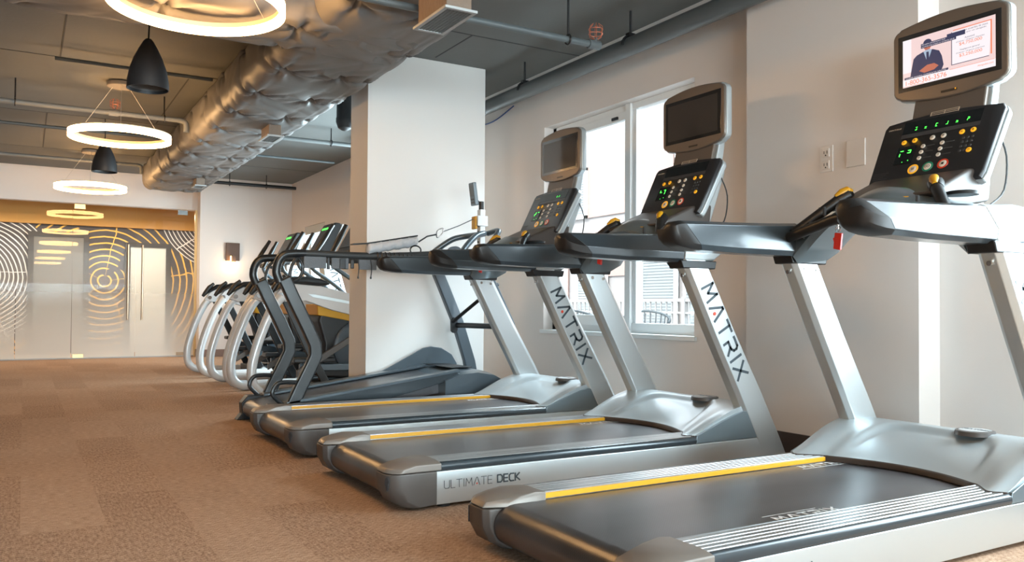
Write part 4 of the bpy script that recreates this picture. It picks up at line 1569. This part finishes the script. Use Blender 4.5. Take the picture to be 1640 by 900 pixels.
# ------------------------------------------------------------------ dark sled trainer
def build_sled():
    SX_, SY_ = 2.3, 6.26
    t = thing('sled_treadmill', 'dark steel sled-push treadmill with tall bent rear posts, in front of the column', 'treadmill', (SX_, SY_, 0))

    def P(x, y, z):
        return (x-SX_, y, z)
    # inclined deck
    def z_at(x):
        return .155+(x-1.55)*.135
    for s in (1, -1):
        pr = [(1.52, .05), (1.52, .17), (1.9, z_at(1.9)+.015), (2.95, z_at(2.95)+.02), (3.05, z_at(3.05)-.02), (2.85, z_at(2.85)-.05), (1.75, .03)]
        obj('side_beam', MB().prism_y([(x-SX_, z) for x, z in pr], s*.31, s*.37), M['rail_edge'], t, bevel=.006)
    bl = MB()
    outer = [(3.0, z_at(3.0))]
    for k in range(11):
        a = PI/2+PI*k/10
        outer.append((1.53+.07*math.cos(a), .09+.07*math.sin(a)))
    outer += [(2.9, z_at(2.9)-.14)]
    bl.prism_y([(x-SX_, z) for x, z in outer], -.27, .27)
    belt = obj('running_belt', bl, M['belt'], t, ang=30)
    a, wa = stroke_text('MATRIX', .04, .009, gap=.45, wide=1.3)
    a.xf(basis(P(1.58, .13, z_at(1.55)+.004+.005), (1, 0, .135), (0, 1, 0)))
    obj('belt_lettering', a, M['logo_w'], belt, smooth=False)
    for s in (1, -1):
        rl = MB().loft([[P(x, s*.265, z_at(x)+.012), P(x, s*.375, z_at(x)+.012), P(x, s*.375, z_at(x)+.03), P(x, s*.34, z_at(x)+.036), P(x, s*.265, z_at(x)+.03)] for x in (1.62, 3.0)])
        obj('foot_rail', rl, M['sled_l'], t, bevel=.003)
        # rear foot block
        fb = MB().prism_y([(x-SX_, z) for x, z in [(1.42, 0), (1.46, .05), (1.455, .13), (1.50, .185), (1.66, .185), (1.66, .06), (1.60, .0)]], s*.285, s*.385)
        obj('rear_foot', fb, M['black'], t, bevel=.008)
    # front hood
    R = []
    for k in range(21):
        y = -.40+.80*k/20
        e = (1-(abs(y)/.40)**3)
        R.append([P(2.86, y, .12), P(2.86, y, .30+.03*e), P(3.0, y, .345+.03*e), P(3.15, y, .355+.03*e), P(3.30, y, .33+.025*e), P(3.45, y, .25), P(3.55, y, .12), P(3.56, y, .03), P(3.2, y, .03)])
    obj('front_hood', MB().loft(R), M['sled_l'], t, ang=40)
    obj('hood_inset', MB().box(2.98-SX_, 3.18-SX_, -.24, .24, .385, .392), M['black'], t, bevel=.004)
    # arched fin behind the far rail
    fin = [(2.55, .30), (2.70, .37), (2.88, .46), (3.0, .52), (3.08, .535), (3.18, .52), (3.28, .46), (3.33, .38), (3.33, .30)]
    obj('side_fin', MB().prism_y([(x-SX_, z) for x, z in fin], .335, .36), M['sled_l'], t, bevel=.006)
        # rear posts: bent box section with an open loop at the shoulder
    for s in (1, -1):
        y0, y1 = s*.315, s*.375
        cl = [(1.66, .15), (1.72, .28), (1.80, .44), (1.835, .52), (1.83, .60), (1.77, .73), (1.66, .95), (1.60, 1.08)]
        R = []
        for i, (x, z) in enumerate(cl):
            a = Vector(cl[max(i-1, 0)])
            b_ = Vector(cl[min(i+1, len(cl)-1)])
            d_ = (b_-a).normalized()
            n_ = Vector((-d_.y, d_.x))*.047
            q = [Vector((x, z))+n_, Vector((x, z))-n_]
            R.append([P(q[0].x, y0, q[0].y), P(q[1].x, y0, q[1].y), P(q[1].x, y1, q[1].y), P(q[0].x, y1, q[0].y)])
        post = obj('rear_post', MB().loft(R), M['sled'], t, bevel=.014)
        ym = s*.345
        lp = [(1.57, 1.05), (1.545, 1.12), (1.56, 1.20), (1.60, 1.245), (1.66, 1.258), (1.75, 1.262)]
        obj('shoulder_bend', MB().tube([P(x, ym, z) for x, z in lp], .030, 14, sub=5), M['sled'], post)
        lp = [(1.64, 1.07), (1.645, 1.13), (1.665, 1.19), (1.70, 1.225), (1.735, 1.17), (1.715, 1.09), (1.65, 1.05)]
        obj('harness_loop', MB().tube([P(x, ym, z) for x, z in lp], .012, 10, sub=5), M['sled'], post)
        lp = [(1.71, .33), (1.62, .335), (1.56, .325), (1.53, .28), (1.535, .24), (1.60, .175), (1.63, .16)]
        obj('foot_loop', MB().tube([P(x, ym, z) for x, z in lp], .016, 10, sub=5), M['sled'], post)
        hb = [(1.74, 1.262), (2.3, 1.262), (2.85, 1.30), (3.15, 1.33)]
        obj('push_handle', MB().tube([P(x, ym, z) for x, z in hb], .027, 14, sub=5), mat('handle_foam', (.03, .033, .035), .5) if 'handle_foam' not in bpy.data.materials else bpy.data.materials['handle_foam'], t)
        # front posts
        sh_x = 0 if s > 0 else .12
        cl = [(3.48+sh_x, .30), (3.46+sh_x, .40), (3.34+sh_x, .75), (3.20+sh_x*.8, 1.06), (3.10+sh_x*.7, 1.27)]
        R = []
        for x, z in cl:
            R.append([P(x-.06, y0, z), P(x+.05, y0, z), P(x+.05, y1, z), P(x-.06, y1, z)])
        obj('front_post', MB().loft(R), M['sled_l'], t, bevel=.014)
    obj('cross_brace', MB().tube([P(3.42, -.34, .72), P(3.31, .34, .72)], .024, 14), M['sled'], t)
    pl = MB()
    pr = []
    for k in range(16):
        a = 2*PI*k/16
        pr.append((3.285+.035*math.cos(a), .72+.035*math.sin(a)+(.035 if math.sin(a) > 0 else -.035)))
    pl.prism_y([(x-SX_, z) for x, z in pr], .300, .316)
    obj('brace_plate', pl, M['sled'], t, bevel=.003)
    obj('brace_plate', MB().join(pl).xf(Matrix.Translation((.12, -.616, 0))), M['sled'], t, bevel=.003)
    obj('diagonal_brace', MB().tube([P(3.27, .30, .75), P(3.50, -.1, 1.08)], .016, 12), M['sled'], t)
    # upper loop frame
    for s in (1, -1):
        lp = [(3.02, s*.33, 1.30), (3.10, s*.28, 1.38), (3.22, s*.22, 1.47), (3.33, s*.16, 1.50), (3.38, 0, 1.505)]
        obj('upper_frame', MB().tube([P(*q) for q in lp], .025, 14, sub=5), M['sled_l'], t)
    lp = [(3.38, -.13, 1.505), (3.40, -.26, 1.52), (3.37, -.30, 1.48), (3.25, -.30, 1.34), (3.17, -.31, 1.30)]
    obj('upper_frame', MB().tube([P(*q) for q in lp], .023, 14, sub=5), M['sled_l'], t)
    obj('resistance_disc', MB().tube([P(3.2, .12, 1.32), P(3.2, .15, 1.32)], .085, 30), M['sled_l'], t)
    obj('deck_tray', MB().box(3.0-SX_, 3.35-SX_, -.30, .30, 1.26, 1.30), M['sled_l'], t, bevel=.01)
    # mast, slider and display
    mast = obj('mast', MB().box(3.36-SX_, 3.41-SX_, -.03, .03, 1.27, 1.72), M['tube'], t, bevel=.006, label='pale perforated mast')
    hl = MB()
    for k in range(7):
        hl.tube([P(3.352, 0, 1.35+.045*k), P(3.361, 0, 1.35+.045*k)], .007, 10)
    obj('pin_hole', hl, M['slot'], mast)
    obj('slider', MB().box(3.33-SX_, 3.43-SX_, -.04, .04, 1.575, 1.665), M['tube'], mast, bevel=.006)
    obj('slider_grip', MB().box(3.315-SX_, 3.34-SX_, -.02, .05, 1.55, 1.66).box(3.32-SX_, 3.345-SX_, .015, .06, 1.55, 1.57), M['yellow'], mast, bevel=.008, label='yellow slider grip')
    obj('mast_top', MB().tube([P(3.385, 0, 1.71), P(3.385, 0, 1.79)], .022, 12), M['black'], mast)
    dp = MB().box(-.018, .018, -.045, .045, -.10, .10)
    rot = Matrix.Translation(P(3.33, .04, 1.855)) @ Matrix.Rotation(math.radians(-8), 4, 'Y')
    dp.xf(rot)
    dsp = obj('display_unit', dp, M['gunmetal'], t, bevel=.010)
    obj('display_window', MB().box(-.0195, -.017, -.035, .035, -.02, .08).xf(rot), M['shutter'], dsp, bevel=.002)
    kb = MB()
    for i in range(2):
        for j in range(2):
            kb.box(-.0205, -.017, -.028+.03*i, -.006+.03*i, -.055-.026*j, -.038-.026*j)
    obj('display_button', kb.xf(rot), M['bronze'], dsp, smooth=False)
    obj('display_arm', MB().tube([P(3.345, .02, 1.80), P(3.385, 0, 1.76)], .014, 10), M['black'], dsp)
    return t, P


sled, SP = build_sled()
# harness: webbing buckled along the near push handle, padded roll and pull cable
SXw, SYw = 2.3, 6.26
hy = SYw-.345
hn = thing('pull_harness', 'grey webbing harness strapped along the sled machine handle with a padded silver roll', 'harness', (2.1, hy, 1.2))


def HP(x, dy, z):
    return (x-2.1, dy, z-1.2)


for a, b_, h_ in ((1.735, 1.90, .050), (1.94, 2.07, .046), (2.15, 2.29, .040)):
    obj('webbing', MB().box(a-2.1, b_-2.1, -.028, -.018, 1.155-1.2, 1.155+h_+.035-1.2), M['canvas'], hn, bevel=.004)
for a, b_, c_, d_ in ((1.905, 1.925, -.05, .035), (2.0, 2.045, -.045, .032), (2.085, 2.11, -.04, .025)):
    obj('buckle', MB().box(a-2.1, b_-2.1, -.036, -.018, c_, d_), M['black'], hn, bevel=.004)
mb = MB()
for k in range(9):
    x = 2.30+.035*k
    mb.tube([HP(x, .034*math.cos(2*PI*j/12), 1.245+.045*math.sin(2*PI*j/12)) for j in range(13)], .008, 6)
obj('cord_coil', mb, M['black'], hn)
pl = MB()
R = []
a_, b_ = Vector(HP(2.22, 0, 1.315)), Vector(HP(2.64, .03, 1.395))
for k in range(37):
    f_ = k/36
    c_ = a_.lerp(b_, f_)
    rr_ = .045*(1+.07*math.sin(k*.9)+.04*math.sin(k*2.2)) * (.75 if k in (0, 36) else 1)
    R.append([(c_.x, c_.y+rr_*1.0*math.cos(q), c_.z+rr_*.95*math.sin(q)) for q in [2*PI*j/16 for j in range(16)]])
pl.loft(R)
obj('padded_roll', pl, M['pad'], hn, ang=180)
obj('roll_strap', MB().loft([[(c_.x, c_.y+dy, c_.z+dz) for dy, dz in ((-.03, .034), (.03, .034), (.03, .045), (-.03, .045))] for c_ in (a_+Vector((-.12, 0, -.012)), a_, b_)]), M['black'], hn, bevel=.003)
for x in (2.14, 2.24):
    obj('tie_cord', MB().tube([HP(x, -.03, 1.23), HP(x+.008, -.032, 1.17), HP(x+.003, -.03, 1.10)], .004, 6, sub=3).lathe([(0, 0), (.007, .004), (.007, .018), (0, .022)], HP(x+.003, -.03, 1.085), 8), M['black'], hn)
obj('metal_ring', MB().tube([HP(2.62+.045*math.cos(2*PI*j/20), .0, 1.32+.035*math.sin(2*PI*j/20)) for j in range(21)], .006, 8), M['sled'], hn)
cA = Vector(HP(2.66, .03, 1.39))
cE = Vector(HP(3.325, .345+.02, 1.64))
c1_, c2_ = cA.lerp(cE, .30), cA.lerp(cE, .42)
obj('pull_cable', MB().tube([cA, cA.lerp(cE, .14)+Vector((0, 0, .015)), c1_], .006, 8).tube([c2_, c2_.lerp(cE, .5)-Vector((0, 0, .006)), cE], .004, 8), M['black'], hn)
kb = []
dd_ = (c2_-c1_)
for s0, t0 in ((0, 0), (.15, .028), (.85, .030), (1, .018), (.85, -.012), (.2, -.03), (0, -.012), (0, 0)):
    kb.append(c1_+dd_*s0+Vector((0, 0, t0)))
obj('carabiner', MB().tube(kb, .005, 8, sub=3), M['chrome'], hn)

# ------------------------------------------------------------------ elliptical climbers
def build_elliptical():
    EX = 2.5
    t = thing('elliptical_trainer', 'x', 'elliptical trainer', (EX, 0, 0), 0, 'elliptical trainers beyond the column')

    def P(x, y, z):
        return (x-EX, y, z)
    for s in (1, -1):
        pts = [(2.12, s*.45, .97), (2.06, s*.45, .90), (1.99, s*.45, .77), (1.91, s*.45, .56), (1.855, s*.45, .36), (1.845, s*.45, .22), (1.87, s*.45, .12), (1.94, s*.45, .06), (2.04, s*.45, .046), (2.4, s*.44, .046), (3.5, s*.40, .046)]
        obj('floor_tube', MB().tube([P(*q) for q in pts], .045, 18, sub=5), M['tube'], t)
        # bracket plate and long shroud
        pr = [(2.04, .955), (2.07, 1.0), (2.16, 1.10), (2.50, 1.075), (2.75, 1.02), (3.35, .86), (3.35, .70), (2.95, .76), (2.62, .84), (2.35, .93), (2.15, .92)]
        shr = obj('side_shroud', MB().prism_y([(x-EX, z) for x, z in pr], s*.40, s*.455), M['shroud'], t, bevel=.010)
        pr = [(2.36, 1.00), (2.44, .995), (2.8, .93), (3.3, .79), (3.3, .765), (2.8, .90), (2.42, .965)]
        obj('shroud_groove', MB().prism_y([(x-EX, z) for x, z in pr], s*.398, s*.4565), M['silver'], shr, bevel=.004)
        obj('pivot_bolt', MB().tube([P(2.11, s*.390, .985), P(2.11, s*.468, .985)], .024, 16), M['chrome'], shr)
        R = []
        for x, zb_e, zt_e in ((2.06, 1.02, 1.03), (2.10, 1.04, 1.10), (2.2, 1.09, 1.16), (2.35, 1.085, 1.17), (2.48, 1.075, 1.155), (2.55, 1.08, 1.13), (2.575, 1.09, 1.11)):
            R.append([P(x, s*(.425+.055*math.cos(q)), (zb_e+zt_e)/2+(zt_e-zb_e)/2*math.sin(q)) for q in [2*PI*j/14 for j in range(14)]])
        obj('arm_pad', MB().loft(R), M['black'], t, label='black padded elbow rest')
        obj('grip_horn', MB().tube([P(2.02, s*.40, 1.0), P(2.05, s*.40, 1.04), P(2.10, s*.40, 1.12), P(2.16, s*.40, 1.17)], [.018, .028, .026, .018], 12), M['rubber'], t)
        # pedal linkage
        ph = .10 if s > 0 else -.02
        obj('pedal_arm', MB().loft([[P(2.35, s*.25-.025, .26+ph), P(2.35, s*.25+.025, .26+ph), P(2.35, s*.25+.025, .33+ph), P(2.35, s*.25-.025, .33+ph)], [P(3.3, s*.25-.025, .22), P(3.3, s*.25+.025, .22), P(3.3, s*.25+.025, .29), P(3.3, s*.25-.025, .29)]]), M['sled_l'], t, bevel=.01)
        obj('foot_pedal', MB().box(2.28-EX, 2.70-EX, s*.23-.09, s*.23+.09, .34+ph, .385+ph), M['black'], t, bevel=.015)
        obj('swing_post', MB().loft([[P(2.14, s*.385, .93), P(2.22, s*.385, .93), P(2.22, s*.345, .93), P(2.14, s*.345, .93)], [P(2.44, s*.385, .30), P(2.53, s*.385, .30), P(2.53, s*.345, .30), P(2.44, s*.345, .30)], [P(2.56, s*.385, .08), P(2.65, s*.385, .08), P(2.65, s*.345, .08), P(2.56, s*.345, .08)]]), M['sled'], t, bevel=.010)
        obj('link_bar', MB().loft([[P(2.30, s*.33-.02, .18), P(2.30, s*.33+.02, .18), P(2.30, s*.33+.02, .25), P(2.30, s*.33-.02, .25)], [P(2.92, s*.30-.02, .55), P(2.92, s*.30+.02, .55), P(2.92, s*.30+.02, .62), P(2.92, s*.30-.02, .62)]]), M['bronze'], t, bevel=.008)
        # moving handle: angled paddle on a long tube
        top = (2.86, s*.30, 1.76) if s > 0 else (2.80, s*.30, 1.70)
        mid = (2.62, s*.33, 1.36)
        obj('swing_handle', MB().tube([P(3.25, s*.36, .80), P(2.95, s*.36, 1.08), P(2.68, s*.35, 1.26), P(*mid)], .022, 12, sub=4), M['sled_l'], t)
        obj('handle_grip', MB().tube([P(*mid), P((mid[0]+top[0])/2, s*.31, (mid[2]+top[2])/2), P(*top)], [.024, .028, .022], 14, sub=3, sy=1.5), M['black'], t)
    # drive housing: black body with round side discs, yellow band
    pr = [(2.55, .74), (2.62, .50), (2.60, .16), (3.4, .10), (3.45, .60), (3.30, .80), (2.9, .86), (2.60, .86)]
    obj('drive_housing', MB().prism_y([(x-EX, z) for x, z in pr], -.20, .20), M['black'], t, bevel=.03)
    pr = [(2.54, .90), (2.55, .79), (2.80, .745), (3.25, .66), (3.28, .74), (3.0, .84), (2.66, .905)]
    obj('yellow_band', MB().prism_y([(x-EX, z) for x, z in pr], -.205, .205), M['yellow'], t, bevel=.01, label='yellow housing band')
    for s in (1, -1):
        dsc = MB()
        dsc.loft([[P(2.98+r_*math.cos(q), s*y_, .46+r_*math.sin(q)) for q in [2*PI*j/36 for j in range(36)]] for r_, y_ in ((.27, .19), (.27, .225), (.24, .24))])
        obj('drive_disc', dsc, M['disc'], t)
    obj('base_plate', MB().box(2.5-EX, 3.55-EX, -.34, .34, .03, .12), M['black'], t, bevel=.01)
    obj('cross_tube', MB().tube([P(2.62, -.43, .075), P(2.62, .43, .075)], .035, 14), M['tube'], t)
    # centre mast with slanted white shield and console
    mast = [(3.05, .80), (3.34, .80), (3.15, 1.42), (2.98, 1.42)]
    ms = obj('front_mast', MB().prism_y([(x-EX, z) for x, z in mast], -.09, .09), M['white'], t, bevel=.012)
    a, wa = stroke_text('MATRIX', .075, .012, gap=.4)
    a.xf(Matrix.Diagonal((.42/wa, 1, 1, 1)))
    a.xf(basis(P(3.05, -.0915, 1.36), (.27, 0, -.96), (.96, 0, .27)))
    obj('mast_lettering', a, M['logo_d'], ms, smooth=False)
    cn = [(2.86, 1.44), (2.93, 1.42), (3.00, 1.42), (3.19, 1.80), (3.15, 1.845), (3.08, 1.85)]
    con = obj('console', MB().prism_y([(x-EX, z) for x, z in cn], -.21, .21), M['black'], t, bevel=.02)
    obj('console_shell', MB().prism_y([(x-EX, z) for x, z in [(2.99, 1.425), (3.03, 1.43), (3.21, 1.79), (3.17, 1.84)]], -.215, .215), M['silver'], con, bevel=.006)
    q = Vector((.22, 0, .41)).normalized()
    Bc = basis(Vector(P(2.865, 0, 1.455)), (0, -1, 0), q)
    obj('console_window', MB().box(-.17, .17, .05, .40, .0, .004).xf(Bc), M['strip'], con, smooth=False)
    sg = MB()
    for k in range(5):
        sg.box(-.12+.045*k, -.095+.045*k, .36, .385, .004, .006)
    obj('green_readout', sg.xf(Bc), M['led'], con, smooth=False)
    obj('handle_bar', MB().tube([P(2.72, .20, 1.40), P(2.70, .10, 1.42), P(2.70, -.1, 1.42), P(2.72, -.20, 1.40)], .018, 12, sub=4).tube([P(2.70, 0, 1.42), P(2.98, 0, 1.34)], .02, 12), M['black'], t)
    return t


el = build_elliptical()
els = [el, copy_tree(el), copy_tree(el)]
for o, y, x, l in zip(els, (8.35, 9.45, 11.0), (2.5, 2.5, 2.5), ('nearest elliptical trainer, partly behind the column, with a bright yellow band', 'middle elliptical trainer of the three behind the sled machine', 'farthest elliptical trainer, closest to the glass partition')):
    o.location = (x, y, 0)
    o['label'] = l
